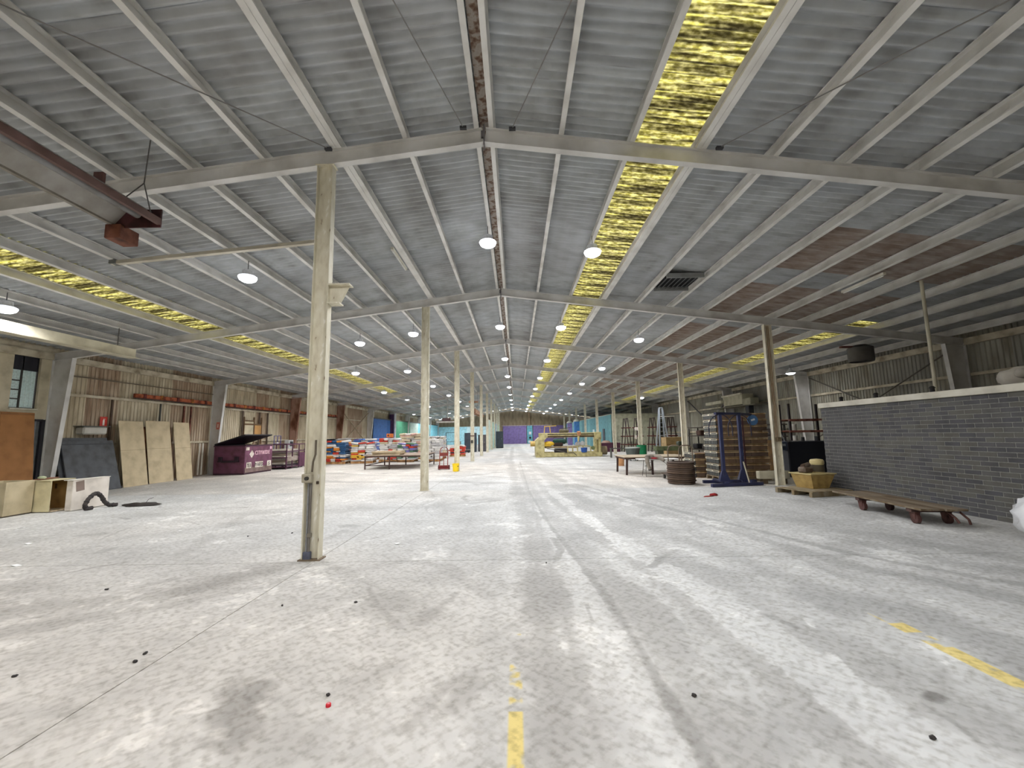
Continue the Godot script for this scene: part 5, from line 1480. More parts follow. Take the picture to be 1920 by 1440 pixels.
# ---------------------------------------------------------------- right side, behind
func build_right_back() -> void:
	var st := cm(70, 58, 56, 0.6, "grime")
	var rd := cm(110, 52, 48, 0.6, "grime")
	for q in [[9.85, -38.2, "dark A-frame storage rack closest to the cream boarded room front"], [10.7, -37.6, "dark A-frame storage rack with a pale cloth hung on its arm"], [12.0, -37.4, "dark A-frame storage rack half hidden behind the silver stepladder"], [13.3, -36.6, "dark A-frame storage rack against the right wall"]]:
		var t := thing("a_frame_rack", q[2], "rack", Vector3(q[0], 0, q[1]))
		for z: float in [-0.5, 0.5]:
			for sx: float in [-1.0, 1.0]:
				put(t, "leg", MB.new().beam(Vector3(sx * 0.34, 0, z), Vector3(sx * 0.05, 2.95, z), 0.07, 0.07).mesh(), st)
			for y: float in [0.62, 1.35, 2.1]:
				put(t, "arm", MB.new().box(Vector3(0, y, z), Vector3(0.95 - y * 0.16, 0.09, 0.07)).mesh(), rd)
		for y: float in [0.25, 2.9]:
			put(t, "tie", MB.new().box(Vector3(0, y, 0), Vector3(0.06, 0.06, 1.0)).mesh(), st)
		if q[0] == 13.3:
			for y: float in [0.7, 1.43, 2.98]:
				put(t, "stored_tube", MB.new().cyl(Vector3(-0.95 if y > 2.0 else -0.6, y + 0.02, 0.0), Vector3(0.35, y + 0.02, 0.0), 0.05, 0.05, 8).mesh(), cm(206, 202, 192))
		if q[0] == 10.7:
			put(t, "hung_cloth", MB.new().cbox(Vector3(-0.2, 1.96, 0.58), Vector3(0.42, 0.3, 0.1), 0.05).cbox(Vector3(-0.32, 1.25, 0.56), Vector3(0.2, 0.34, 0.08), 0.04).mesh(), cm(206, 196, 188))
	var ld := thing("stepladder", "tall silver aluminium stepladder standing before the dark racks", "ladder", Vector3(12.1, 0, -35.4))
	var al := mk("aluminium", c8(206, 216, 228), 0.35, "fine", 0.3)
	for z: float in [-0.5, 0.5]:
		for sx: float in [-1.0, 1.0]:
			put(ld, "rail", MB.new().beam(Vector3(sx * 0.42, 0, z), Vector3(sx * 0.12, 3.65, z * 0.12), 0.1, 0.05, Vector3.BACK).mesh(), al)
	for i in 9:
		var f := (i + 1) / 10.5
		put(ld, "rung", MB.new().box(Vector3(0, 3.65 * f, lerpf(0.5, 0.06, f)), Vector3(lerpf(0.84, 0.24, f), 0.04, 0.09)).mesh(), al)
	put(ld, "top_cap", MB.new().cbox(Vector3(0, 3.68, 0), Vector3(0.3, 0.08, 0.2), 0.02).mesh(), al)
	var cb := thing("cardboard_crate", "large tan cardboard crate behind the green bench at the right", "crate", Vector3(12.0, 0, -32.6))
	put(cb, "carton", MB.new().cbox(Vector3(0, 0.64, 0), Vector3(1.55, 1.28, 1.1), 0.02).mesh(), cm(182, 154, 108))
	put(cb, "batten", MB.new().cbox(Vector3(0, 0.72, 0.56), Vector3(1.5, 0.06, 0.03), 0.005).mesh(), cm(156, 128, 88))
	var gb := thing("green_bench", "low dull green machine bed in front of the cardboard crate", "machine", Vector3(10.6, 0, -29.4))
	put(gb, "bed", MB.new().cbox(Vector3(0, 0.55, 0), Vector3(2.2, 0.3, 0.7), 0.04).mesh(), cm(110, 122, 88, 0.6, "grime"))
	put(gb, "headstock", MB.new().cbox(Vector3(0.75, 0.85, 0), Vector3(0.6, 0.34, 0.5), 0.06).mesh(), cm(70, 78, 60, 0.6, "grime"))
	for x: float in [-0.8, 0.8]:
		put(gb, "pedestal", MB.new().cbox(Vector3(x, 0.2, 0), Vector3(0.4, 0.4, 0.6), 0.02).mesh(), cm(96, 104, 80, 0.6, "grime"))
	var dr := thing("green_drum", "bright green steel drum standing at the foot of a right-hand column", "drum", Vector3(7.78, 0, -26.6))
	put(dr, "drum", MB.new().lathe(Vector3.ZERO, [Vector2(0.0, 0.0), Vector2(0.29, 0.0), Vector2(0.30, 0.02), Vector2(0.29, 0.05), Vector2(0.29, 0.30), Vector2(0.305, 0.32), Vector2(0.29, 0.34), Vector2(0.29, 0.60), Vector2(0.305, 0.62), Vector2(0.29, 0.64), Vector2(0.29, 0.86), Vector2(0.30, 0.89), Vector2(0.27, 0.89), Vector2(0.27, 0.87), Vector2(0.0, 0.87)], 24).mesh(), cm(20, 132, 84, 0.4))
	put(dr, "bung", MB.new().cyl(Vector3(0.14, 0.87, 0.1), Vector3(0.14, 0.895, 0.1), 0.03, 0.03, 8).mesh(), cm(150, 150, 150))
	var gbn := thing("grey_tub", "dark grey lidded plastic tub on castors beside the green drum", "tub", Vector3(6.95, 0, -25.6))
	put(gbn, "tub", MB.new().lathe(Vector3(0, 0.1, 0), [Vector2(0.0, 0.0), Vector2(0.34, 0.0), Vector2(0.44, 0.62), Vector2(0.0, 0.62)], 4).mesh(), cm(92, 100, 96))
	put(gbn, "lid", MB.new().lathe(Vector3(0, 0.72, 0), [Vector2(0.46, 0.0), Vector2(0.47, 0.05), Vector2(0.3, 0.09), Vector2(0.0, 0.1)], 4).mesh(), cm(176, 182, 176))
	for x: float in [-0.2, 0.2]:
		put(gbn, "castor", MB.new().cyl(Vector3(x - 0.02, 0.05, 0.2), Vector3(x + 0.02, 0.05, 0.2), 0.05, 0.05, 10).cyl(Vector3(x - 0.02, 0.05, -0.2), Vector3(x + 0.02, 0.05, -0.2), 0.05, 0.05, 10).mesh(), cm(40, 40, 40))
	var ot := thing("tan_tub", "small tan plastic tub with cream rim beside the long table", "tub", Vector3(5.3, 0, -21.8))
	put(ot, "tub", MB.new().lathe(Vector3.ZERO, [Vector2(0.0, 0.0), Vector2(0.15, 0.0), Vector2(0.17, 0.42), Vector2(0.15, 0.42), Vector2(0.13, 0.03), Vector2(0.0, 0.03)], 14).mesh(), cm(206, 152, 104))
	put(ot, "rim", MB.new().lathe(Vector3.ZERO, [Vector2(0.16, 0.42), Vector2(0.185, 0.42), Vector2(0.185, 0.46), Vector2(0.16, 0.46)], 14).mesh(), cm(232, 214, 186))
	var sk := thing("dark_skip", "dark purple skip beyond the cream machine at the right", "skip", Vector3(8.35, 0, -38.4))
	put(sk, "body", MB.new().hexa_body(Vector3(0.85, 0.75, 0.55), 1.0).mesh(), cm(72, 26, 50, 0.5))
	put(sk, "rim", MB.new().box(Vector3(0, 0.77, 0.56), Vector3(1.76, 0.06, 0.05)).box(Vector3(0, 0.77, -0.56), Vector3(1.76, 0.06, 0.05)).mesh(), cm(92, 44, 66))
	put(sk, "contents", MB.new().ball(Vector3(-0.3, 0.8, 0.1), Vector3(0.42, 0.22, 0.36), 6, 10).mesh(), cm(176, 150, 134))
	var cs := thing("comb_stand", "steel stand with upright prongs behind the tan tub", "stand", Vector3(7.1, 0, -29.0))
	put(cs, "frame", MB.new().box(Vector3(0, 0.62, 0), Vector3(1.5, 0.05, 0.4)).box(Vector3(-0.7, 0.3, 0), Vector3(0.05, 0.6, 0.4)).box(Vector3(0.7, 0.3, 0), Vector3(0.05, 0.6, 0.4)).mesh(), cm(84, 84, 80))
	for i in 7:
		put(cs, "prong", MB.new().cyl(Vector3(-0.6 + i * 0.2, 0.64, 0), Vector3(-0.6 + i * 0.2, 1.0, 0), 0.018, 0.01, 6).mesh(), cm(60, 60, 58))
	# ventilation boxes and a long rack on the right wall
	var vt := thing("wall_ventilator", "cream ventilation hood and duct boxes high on the right wall", "ventilator", Vector3(13.55, 3.1, -26.0))
	put(vt, "hood", MB.new().cbox(Vector3(0, 0.42, 0.2), Vector3(0.7, 0.62, 2.2), 0.03).mesh(), cm(188, 184, 162))
	put(vt, "hood_edge", MB.new().cbox(Vector3(-0.4, 0.72, 0.2), Vector3(0.12, 0.1, 2.3), 0.02).mesh(), cm(222, 218, 200))
	put(vt, "long_box", MB.new().cbox(Vector3(-0.2, 0.42, -2.3), Vector3(0.35, 0.2, 2.2), 0.02).mesh(), cm(222, 218, 200))
	put(vt, "duct_box", MB.new().cbox(Vector3(-0.1, 0.22, 1.75), Vector3(0.5, 0.42, 0.8), 0.03).mesh(), cm(160, 158, 138))
	put(vt, "down_pipe", MB.new().cbox(Vector3(-0.05, -0.35, 1.5), Vector3(0.3, 0.7, 0.35), 0.02).mesh(), cm(50, 52, 60))
	put(vt, "shelf", MB.new().box(Vector3(0.1, 0.03, 0.0), Vector3(0.9, 0.05, 5.2)).mesh(), cm(120, 116, 100))
	var rk := thing("long_rack", "long dark wall rack full of dark stock along the right wall", "rack", Vector3(13.2, 0, -26.5))
	for z: float in [-5.2, -2.6, 0.0, 2.6, 5.0]:
		put(rk, "upright", MB.new().box(Vector3(0.3, 1.0, z), Vector3(0.07, 2.0, 0.07)).mesh(), cm(52, 50, 48))
		put(rk, "upright", MB.new().box(Vector3(-0.35, 0.95, z), Vector3(0.06, 1.9, 0.06)).mesh(), cm(52, 50, 48))
	for y: float in [0.4, 1.35, 1.95]:
		put(rk, "shelf", MB.new().box(Vector3(0, y, -0.1), Vector3(0.8, 0.06, 10.4)).mesh(), cm(74, 64, 56))
	for i in 12:
		put(rk, "stock_bundle", MB.new().cbox(Vector3(rng.randf_range(-0.05, 0.05), 0.43 + 0.19 + (0.0 if i % 2 == 0 else 0.95), -4.6 + i * 0.82), Vector3(0.55, 0.36, 0.7), 0.06).mesh(), [cm(58, 50, 48), cm(80, 78, 90), cm(96, 66, 54), cm(44, 42, 46)][rng.randi() % 4])


# ---------------------------------------------------------------- tables and coil
func build_right_tables() -> void:
	var t := thing("long_table", "long table with dark brown legs and pale top right of the aisle", "table", Vector3(5.55, 0, -17.75))
	put(t, "table_top", MB.new().cbox(Vector3(0, 0.69, 0), Vector3(2.6, 0.04, 1.7), 0.008).mesh(), cm(190, 176, 152))
	put(t, "apron", MB.new().box(Vector3(0, 0.64, 0.8), Vector3(2.5, 0.06, 0.04)).box(Vector3(0, 0.64, -0.8), Vector3(2.5, 0.06, 0.04)).box(Vector3(-1.25, 0.64, 0), Vector3(0.04, 0.06, 1.6)).mesh(), cm(74, 46, 40))
	for x: float in [-1.22, 1.22]:
		for z: float in [-0.78, 0.78]:
			put(t, "leg", MB.new().beam(Vector3(x, 0, z), Vector3(x * 0.97, 0.67, z), 0.07, 0.07).mesh(), cm(62, 40, 36))
	put(t, "leg", MB.new().beam(Vector3(-0.2, 0, 0.78), Vector3(-0.2, 0.67, 0.78), 0.07, 0.07).mesh(), cm(62, 40, 36))
	var f := thing("folding_table", "white folding table with thin bent steel legs in front of the long table", "table", Vector3(5.35, 0, -16.35))
	put(f, "table_top", MB.new().cbox(Vector3(0, 0.645, 0), Vector3(1.5, 0.035, 0.6), 0.012).mesh(), cm(240, 240, 242, 0.4))
	for sx: float in [-1.0, 1.0]:
		var lgm := MB.new()
		lgm.tube([Vector3(sx * 0.52, 0.01, 0.24), Vector3(sx * 0.5, 0.25, 0.18), Vector3(sx * 0.46, 0.62, 0.18)], 0.013, 6)
		lgm.tube([Vector3(sx * 0.52, 0.01, -0.24), Vector3(sx * 0.5, 0.25, -0.18), Vector3(sx * 0.46, 0.62, -0.18)], 0.013, 6)
		lgm.tube([Vector3(sx * 0.5, 0.25, 0.18), Vector3(sx * 0.5, 0.25, -0.18)], 0.011, 6)
		lgm.tube([Vector3(sx * 0.48, 0.38, 0.0), Vector3(sx * 0.1, 0.62, 0.0)], 0.01, 6)
		put(f, "leg_frame", lgm.mesh(), cm(120, 116, 110, 0.4))
	var ov := thing("grey_overalls", "grey work trousers draped over the white folding table", "clothing", Vector3(4.95, 0.665, -16.2))
	var om := MB.new()
	om.ball(Vector3(0.12, 0.09, 0.0), Vector3(0.22, 0.09, 0.16), 8, 12)
	for q in [[Vector3(0.02, 0.1, 0.05), Vector3(-0.1, 0.08, 0.22), 0.085, 0.075], [Vector3(-0.1, 0.08, 0.22), Vector3(-0.1, -0.12, 0.26), 0.075, 0.075], [Vector3(-0.1, -0.12, 0.26), Vector3(-0.03, -0.36, 0.27), 0.075, 0.065], [Vector3(0.2, 0.1, 0.05), Vector3(0.38, 0.08, 0.2), 0.08, 0.07], [Vector3(0.38, 0.08, 0.2), Vector3(0.48, -0.03, 0.3), 0.07, 0.065]]:
		om.cyl(q[0], q[1], q[2], q[3], 12)
		om.ball(q[1], Vector3.ONE * q[3] * 0.99, 6, 12)
		om.ball(q[0], Vector3.ONE * q[2] * 0.99, 6, 12)
	put(ov, "trousers", om.mesh(), cm(160, 152, 142, 0.9))
	put(ov, "cuff", MB.new().cyl(Vector3(-0.03, -0.36, 0.27), Vector3(-0.02, -0.4, 0.27), 0.068, 0.06, 12).mesh(), cm(52, 48, 48))
	var rc := thing("red_cloth", "small red cloth lying between the legs of the grey trousers", "cloth", Vector3(5.14, 0.672, -16.02))
	put(rc, "cloth", MB.new().ball(Vector3(0, 0.025, 0), Vector3(0.14, 0.03, 0.07), 6, 12).mesh(), cm(204, 66, 78, 0.8))
	# coil of rusty wire rope
	var cl := thing("wire_coil", "squat coil of rusty brown wire rope standing on the floor", "coil", Vector3(5.31, 0, -13.95))
	var tones := [cm(96, 78, 66, 0.8, "grime"), cm(84, 68, 58, 0.8, "grime"), cm(108, 88, 74, 0.8, "grime")]
	for i in 11:
		var y := 0.02 + i * 0.062
		var r := 0.43 + rng.randf_range(-0.012, 0.012)
		put(cl, "coil_turn", MB.new().lathe(Vector3(rng.randf_range(-0.01, 0.01), y, rng.randf_range(-0.01, 0.01)), [Vector2(r - 0.16, 0.0), Vector2(r - 0.03, 0.0), Vector2(r, 0.018), Vector2(r, 0.044), Vector2(r - 0.03, 0.062), Vector2(r - 0.16, 0.062), Vector2(r - 0.16, 0.0)], 28).mesh(), tones[i % 3])
	var ht := thing("hoop_trolley", "steel trolley with two bent hoop handles behind the wire coil", "trolley", Vector3(5.62, 0, -14.85))
	for q: float in [-0.16, 0.22]:
		put(ht, "hoop", MB.new().tube([Vector3(q - 0.22, 0.2, 0), Vector3(q - 0.22, 1.05, 0), Vector3(q - 0.17, 1.15, 0), Vector3(q - 0.08, 1.19, 0), Vector3(q + 0.1, 1.19, 0), Vector3(q + 0.19, 1.15, 0), Vector3(q + 0.24, 1.05, 0), Vector3(q + 0.24, 0.2, 0)], 0.02, 8).mesh(), cm(140, 124, 108, 0.4, "grime"))
	put(ht, "deck", MB.new().cbox(Vector3(0, 0.18, -0.4), Vector3(0.75, 0.05, 0.9), 0.01).mesh(), cm(96, 84, 74))
	for x: float in [-0.3, 0.3]:
		for z: float in [-0.7, -0.1]:
			put(ht, "wheel", MB.new().cyl(Vector3(x - 0.02, 0.08, z), Vector3(x + 0.02, 0.08, z), 0.08, 0.08, 10).mesh(), cm(44, 42, 42))


# ---------------------------------------------------------------- stacked crates and blue stillage
func crate(t: Node3D, w: float, d: float, h: float, browns: Array) -> void:
	# deck with slotted cream edge, mesh side on the left, cartons behind the front
	var crm := cm(232, 226, 206, 0.6)
	var tan_ := cm(208, 184, 146, 0.8, "wood")
	put(t, "deck", MB.new().cbox(Vector3(0, 0.008, 0), Vector3(w, 0.016, d), 0.003).mesh(), tan_)
	put(t, "front_strip", MB.new().cbox(Vector3(0, h - 0.03, d / 2 + 0.006), Vector3(w, 0.036, 0.022), 0.004).mesh(), tan_)
	put(t, "side_rail", MB.new().cbox(Vector3(-w / 2 - 0.006, h - 0.014, 0), Vector3(0.024, 0.014, d), 0.003).cbox(Vector3(-w / 2 - 0.006, h - 0.056, 0), Vector3(0.024, 0.014, d), 0.003).cbox(Vector3(-w / 2 - 0.006, h - 0.035, d / 2 - 0.02), Vector3(0.024, 0.05, 0.04), 0.003).cbox(Vector3(-w / 2 - 0.006, h - 0.035, 0), Vector3(0.024, 0.05, 0.07), 0.003).cbox(Vector3(-w / 2 - 0.006, h - 0.035, -d / 2 + 0.02), Vector3(0.024, 0.05, 0.04), 0.003).mesh(), crm)
	put(t, "mesh_side", MB.new().box(Vector3(-w / 2 + 0.01, h / 2, 0), Vector3(0.02, h - 0.01, d - 0.02)).mesh(), cm(56, 60, 62))
	for i in 8:
		put(t, "mesh_bar", MB.new().box(Vector3(-w / 2 - 0.004, (h - 0.06) / 2 + 0.01, -d / 2 + (i + 0.5) * d / 8), Vector3(0.008, h - 0.08, 0.012)).mesh(), cm(150, 150, 140))
	for i in 3:
		put(t, "carton", MB.new().cbox(Vector3(-w / 2 + 0.03 + (i + 0.5) * (w - 0.03) / 3, (h - 0.02) / 2 + 0.016, 0), Vector3((w - 0.03) / 3 - 0.014, h - 0.035, d - 0.03), 0.008).mesh(), browns[rng.randi() % browns.size()])


func build_stack() -> void:
	var browns := [cm(128, 104, 84, 0.8), cm(112, 92, 78, 0.8), cm(140, 114, 88, 0.8), cm(104, 86, 76, 0.8)]
	var h := 0.205
	var base := thing("stack_pallet", "grey wooden pallet under the tall stack of crates", "pallet", Vector3(7.62, 0, -14.9))
	pallet(base, "pallet_frame", 1.75, 1.0, cm(150, 140, 122, 0.8, "wood"))
	var words_ := ["bottom", "second", "third", "fourth", "fifth", "sixth", "seventh", "eighth", "ninth", "topmost"]
	for i in 10:
		var t := thing("stacked_crate", "brown carton crate with slotted cream rim, %s in the tall stack behind the blue stillage" % words_[i] if i == 0 or i == 9 else "brown carton crate with slotted cream rim, %s from below in the tall stack" % words_[i], "crate", Vector3(7.62 + rng.randf_range(-0.02, 0.02), 0.137 + i * (h + 0.008), -14.9 + rng.randf_range(-0.015, 0.015)), rng.randf_range(-0.01, 0.01), "crates in the tall stack")
		crate(t, 1.72, 0.95, h, browns)
	var ordinal := ["lowest", "second from below", "third from below", "topmost"]
	for i in 4:
		var t := thing("low_crate", "crate with slotted cream rim, %s in the low stack behind the coil" % ordinal[i], "crate", Vector3(6.95, i * 0.225, -16.05), 0.03, "crates in the low stack")
		crate(t, 1.0, 0.9, 0.217, browns)
	# blue steel stillage in front of the stack
	var bl := mk("stillage_blue", c8(48, 54, 92), 0.45, "grime")
	var s := thing("blue_stillage", "dark blue steel stillage with two arched posts before the stacked crates", "stillage", Vector3(6.75, 0, -13.45))
	put(s, "skid", MB.new().beam(Vector3(-0.95, 0.05, 0.55), Vector3(0.75, 0.05, 0.2), 0.1, 0.09).mesh(), bl)
	put(s, "skid", MB.new().beam(Vector3(-0.75, 0.05, -0.5), Vector3(0.95, 0.05, -0.5), 0.1, 0.09).mesh(), bl)
	put(s, "cross_sill", MB.new().beam(Vector3(-0.45, 0.12, 0.5), Vector3(-0.4, 0.12, -0.5), 0.09, 0.06).beam(Vector3(0.42, 0.12, 0.3), Vector3(0.45, 0.12, -0.5), 0.09, 0.06).mesh(), bl)
	for q in [[-0.45, 0.3], [0.34, -0.1]]:
		put(s, "post", MB.new().cbox(Vector3(q[0], 1.12, q[1]), Vector3(0.1, 2.1, 0.1), 0.01).mesh(), bl)
		var arch := MB.new()
		var pts := []
		for i in 11:
			var a := PI * i / 10.0
			pts.append(Vector3(q[0] + cos(a) * 0.36, 1.75 + sin(a) * 0.42 if a > 0.0 else 1.75, q[1] + 0.01))
		pts.push_front(Vector3(q[0] + 0.36, 1.5, q[1] + 0.01))
		pts.append(Vector3(q[0] - 0.36, 1.5, q[1] + 0.01))
		arch.tube(pts, 0.016, 6)
		put(s, "arch", arch.mesh(), cm(44, 44, 66, 0.5))
		put(s, "gusset", MB.new().hexa_body(Vector3(0.16, 0.3, 0.07), 0.4, Vector3(q[0], 0.15, q[1])).mesh(), bl)
	put(s, "top_rail", MB.new().beam(Vector3(-0.6, 2.2, 0.32), Vector3(0.36, 2.2, -0.1), 0.09, 0.07).beam(Vector3(0.36, 2.2, -0.1), Vector3(1.0, 2.18, -0.6), 0.09, 0.07).mesh(), bl)
	put(s, "strap", MB.new().box(Vector3(-0.1, 1.15, -0.42), Vector3(0.04, 1.9, 0.02)).box(Vector3(0.62, 1.15, -0.42), Vector3(0.04, 1.9, 0.02)).mesh(), cm(70, 34, 44))
	put(s, "round_tag", MB.new().cyl(Vector3(1.02, 2.0, -0.55), Vector3(1.02, 2.0, -0.52), 0.17, 0.17, 22).mesh(), cm(74, 116, 166))
	put(s, "tag_mark", MB.new().box(Vector3(1.02, 2.01, -0.515), Vector3(0.13, 0.06, 0.006), Basis(Vector3.BACK, 0.3)).mesh(), cm(220, 228, 236))
	put(s, "stick", MB.new().beam(Vector3(0.28, 0.1, 0.35), Vector3(0.2, 0.72, 0.25), 0.04, 0.03).mesh(), cm(190, 182, 160))


# ---------------------------------------------------------------- right side, near
func build_right_near() -> void:
	var gp := cm(156, 146, 124, 0.85, "wood")
	var p := thing("wooden_pallet", "weathered wooden pallet under the yellow hopper", "pallet", Vector3(7.72, 0, -11.35), 0.25)
	pallet(p, "pallet_frame", 1.3, 1.1, gp)
	var hp := thing("hopper", "rusty yellow-cream hopper tub with a domed motor on a pallet", "hopper", Vector3(7.82, 0.137, -11.5), 0.2)
	var hm := MB.new()
	hm.hexa([Vector3(-0.22, 0.0, -0.28), Vector3(0.26, 0.0, -0.28), Vector3(0.26, 0.0, 0.24), Vector3(-0.22, 0.0, 0.24), Vector3(-0.32, 0.36, -0.34), Vector3(0.42, 0.36, -0.34), Vector3(0.42, 0.36, 0.3), Vector3(-0.32, 0.36, 0.3)])
	put(hp, "tub", hm.mesh(), mk("hopper_paint", c8(190, 162, 100), 0.6, "grime", 0.0, Vector3.ONE * 0.9))
	put(hp, "rim", MB.new().cbox(Vector3(0.05, 0.37, -0.02), Vector3(0.8, 0.03, 0.7), 0.006).mesh(), cm(206, 190, 136, 0.6, "grime"))
	put(hp, "domed_motor", MB.new().lathe(Vector3(0.26, 0.385, -0.05), [Vector2(0.15, 0.0), Vector2(0.15, 0.22), Vector2(0.165, 0.22), Vector2(0.165, 0.3), Vector2(0.14, 0.34), Vector2(0.0, 0.36)], 18).mesh(), cm(216, 200, 146, 0.5))
	put(hp, "motor_fins", MB.new().lathe(Vector3(0.26, 0.385, -0.05), [Vector2(0.158, 0.02), Vector2(0.158, 0.2)], 18).mesh(), cm(92, 84, 66))
	put(hp, "pump", MB.new().cbox(Vector3(-0.12, 0.46, -0.05), Vector3(0.3, 0.16, 0.24), 0.04).cyl(Vector3(-0.2, 0.54, -0.05), Vector3(0.0, 0.6, -0.05), 0.07, 0.06, 10).mesh(), cm(120, 110, 98, 0.5, "rust"))
	var kb := thing("cream_beam", "short cream steel beam lying behind the column with rusty conduits", "beam", Vector3(8.05, 0, -13.6))
	put(kb, "beam", MB.new().cbox(Vector3(0, 0.27, 0), Vector3(0.95, 0.24, 0.2), 0.01).mesh(), cm(206, 200, 178))
	put(kb, "chock", MB.new().box(Vector3(-0.3, 0.075, 0), Vector3(0.15, 0.15, 0.2)).box(Vector3(0.3, 0.075, 0), Vector3(0.15, 0.15, 0.2)).mesh(), cm(96, 82, 62))
	var bm := thing("black_machine", "very dark navy boxy machine standing behind the brick room corner", "machine", Vector3(10.2, 0, -15.6))
	put(bm, "body", MB.new().cbox(Vector3(0.1, 0.66, 0), Vector3(1.5, 1.2, 1.0), 0.03).mesh(), cm(26, 28, 40, 0.5, "fine"))
	put(bm, "foot", MB.new().box(Vector3(0.1, 0.03, 0), Vector3(1.3, 0.06, 0.9)).mesh(), cm(20, 20, 24))
	put(bm, "control_box", MB.new().cbox(Vector3(-0.75, 1.1, 0.35), Vector3(0.24, 0.3, 0.2), 0.02).mesh(), cm(70, 84, 110))
	put(bm, "control_light", MB.new().cbox(Vector3(-0.75, 1.14, 0.455), Vector3(0.1, 0.08, 0.01), 0.003).mesh(), cm(200, 214, 230))
	put(bm, "lever", MB.new().beam(Vector3(-0.55, 1.25, 0.2), Vector3(-0.75, 1.85, 0.1), 0.05, 0.03).mesh(), cm(150, 152, 150))
	put(bm, "top_knob", MB.new().cyl(Vector3(0.1, 1.26, 0.2), Vector3(0.1, 1.4, 0.2), 0.06, 0.05, 10).cyl(Vector3(0.6, 1.26, 0.2), Vector3(0.6, 1.42, 0.2), 0.08, 0.08, 10).mesh(), cm(30, 30, 34))
	var yp := thing("ochre_cabinet", "narrow ochre yellow steel cabinet standing right of the stacked crates", "cabinet", Vector3(9.0, 0, -15.0))
	put(yp, "panel", MB.new().cbox(Vector3(0, 0.72, 0), Vector3(0.3, 1.2, 0.3), 0.01).mesh(), cm(176, 128, 40, 0.6, "grime"))
	put(yp, "foot", MB.new().box(Vector3(0, 0.06, 0), Vector3(0.4, 0.12, 0.36)).mesh(), cm(50, 46, 40))
	var rr := thing("red_rack", "steel rack with dull red rails behind the dark machine", "rack", Vector3(11.6, 0, -17.2))
	for x: float in [-0.75, 0.75]:
		for z: float in [-0.3, 0.3]:
			put(rr, "upright", MB.new().box(Vector3(x, 1.35, z), Vector3(0.07, 2.7, 0.07)).mesh(), cm(48, 40, 42))
	for y: float in [1.15, 1.6, 2.05]:
		put(rr, "rail", MB.new().box(Vector3(0, y, 0.34), Vector3(1.6, 0.08, 0.04)).box(Vector3(0, y, -0.34), Vector3(1.6, 0.08, 0.04)).mesh(), cm(150, 96, 84, 0.7, "rust"))
		put(rr, "shelf", MB.new().box(Vector3(0, y + 0.02, 0), Vector3(1.5, 0.03, 0.6)).mesh(), cm(130, 86, 70, 0.8, "wood"))
	for q in [[-0.5, 1.19], [-0.5, 1.64]]:
		put(rr, "white_can", MB.new().cyl(Vector3(q[0], q[1], 0.15), Vector3(q[0], q[1] + 0.25, 0.15), 0.09, 0.09, 12).mesh(), cm(206, 204, 196))
	# platform trolley by the brick room
	var tr := thing("platform_trolley", "long low wooden platform trolley beside the brick room", "trolley", Vector3(7.28, 0, -8.42), -0.10)
	for i in 4:
		put(tr, "deck_plank", MB.new().cbox(Vector3(-0.27 + i * 0.18, 0.275, -0.1 + rng.randf_range(-0.03, 0.03)), Vector3(0.172, 0.035, 2.35), 0.005).mesh(), [cm(128, 116, 98, 0.85, "wood"), cm(118, 106, 90, 0.85, "wood")][i % 2])
	for z: float in [-0.55, 0.75]:
		put(tr, "bolster", MB.new().cbox(Vector3(0, 0.225, z), Vector3(0.66, 0.06, 0.12), 0.006).mesh(), cm(84, 60, 54, 0.7, "rust"))
		for x: float in [-0.24, 0.26]:
			put(tr, "castor_fork", MB.new().hexa_body(Vector3(0.035, 0.12, 0.05), 1.3, Vector3(x, 0.08, z)).mesh(), cm(96, 62, 56, 0.7, "rust"))
			put(tr, "wheel", MB.new().cyl(Vector3(x - 0.03, 0.085, z + 0.02), Vector3(x + 0.03, 0.085, z + 0.02), 0.085, 0.085, 14).mesh(), cm(86, 54, 50, 0.7, "rust"))
	put(tr, "tow_hook", MB.new().tube([Vector3(0.1, 0.23, 1.0), Vector3(0.1, 0.16, 1.12), Vector3(0.12, 0.08, 1.16)], 0.018, 6).mesh(), cm(92, 60, 54, 0.7, "rust"))
	put(tr, "tow_hook", MB.new().tube([Vector3(0.28, 0.23, 1.0), Vector3(0.28, 0.14, 1.14), Vector3(0.3, 0.06, 1.14)], 0.018, 6).mesh(), cm(92, 60, 54, 0.7, "rust"))
	var wb := thing("white_bale", "round bale wrapped in shiny white plastic by the brick room", "bale", Vector3(7.5, 0, -6.1))
	var nz := FastNoiseLite.new()
	nz.seed = 8
	nz.frequency = 0.025
	put(wb, "wrapped_bale", MB.new().ball(Vector3(0, 0.36, 0), Vector3(0.4, 0.37, 0.45), 18, 26, nz, 0.16).mesh(), cm(234, 236, 240, 0.25))
	put(wb, "plastic_tail", MB.new().cbox(Vector3(-0.2, 0.6, 0.2), Vector3(0.2, 0.08, 0.16), 0.03, Basis(Vector3.BACK, 0.6)).mesh(), cm(228, 230, 236, 0.25))
	# things left on the brick room
	var sk := thing("grey_sack", "pale grey sack dumped on top of the brick room", "sack", Vector3(9.3, 2.38, -7.6))
	put(sk, "sack", MB.new().ball(Vector3(0, 0.16, 0), Vector3(0.5, 0.2, 0.4), 10, 16, nz, 0.3).mesh(), cm(176, 170, 158))
	put(sk, "knot", MB.new().ball(Vector3(-0.42, 0.2, 0.2), Vector3(0.12, 0.09, 0.09), 6, 8).mesh(), cm(160, 154, 144))
	var pp := thing("steel_pipes", "dark steel pipes lying on timber blocks on the brick room", "pipes", Vector3(9.9, 2.32, -8.6))
	for i in 3:
		put(pp, "pipe", MB.new().cyl(Vector3(i * 0.16, 0.14, -1.3), Vector3(i * 0.16, 0.14, 1.2), 0.05, 0.05, 10).mesh(), cm(76, 72, 68, 0.5, "rust"))
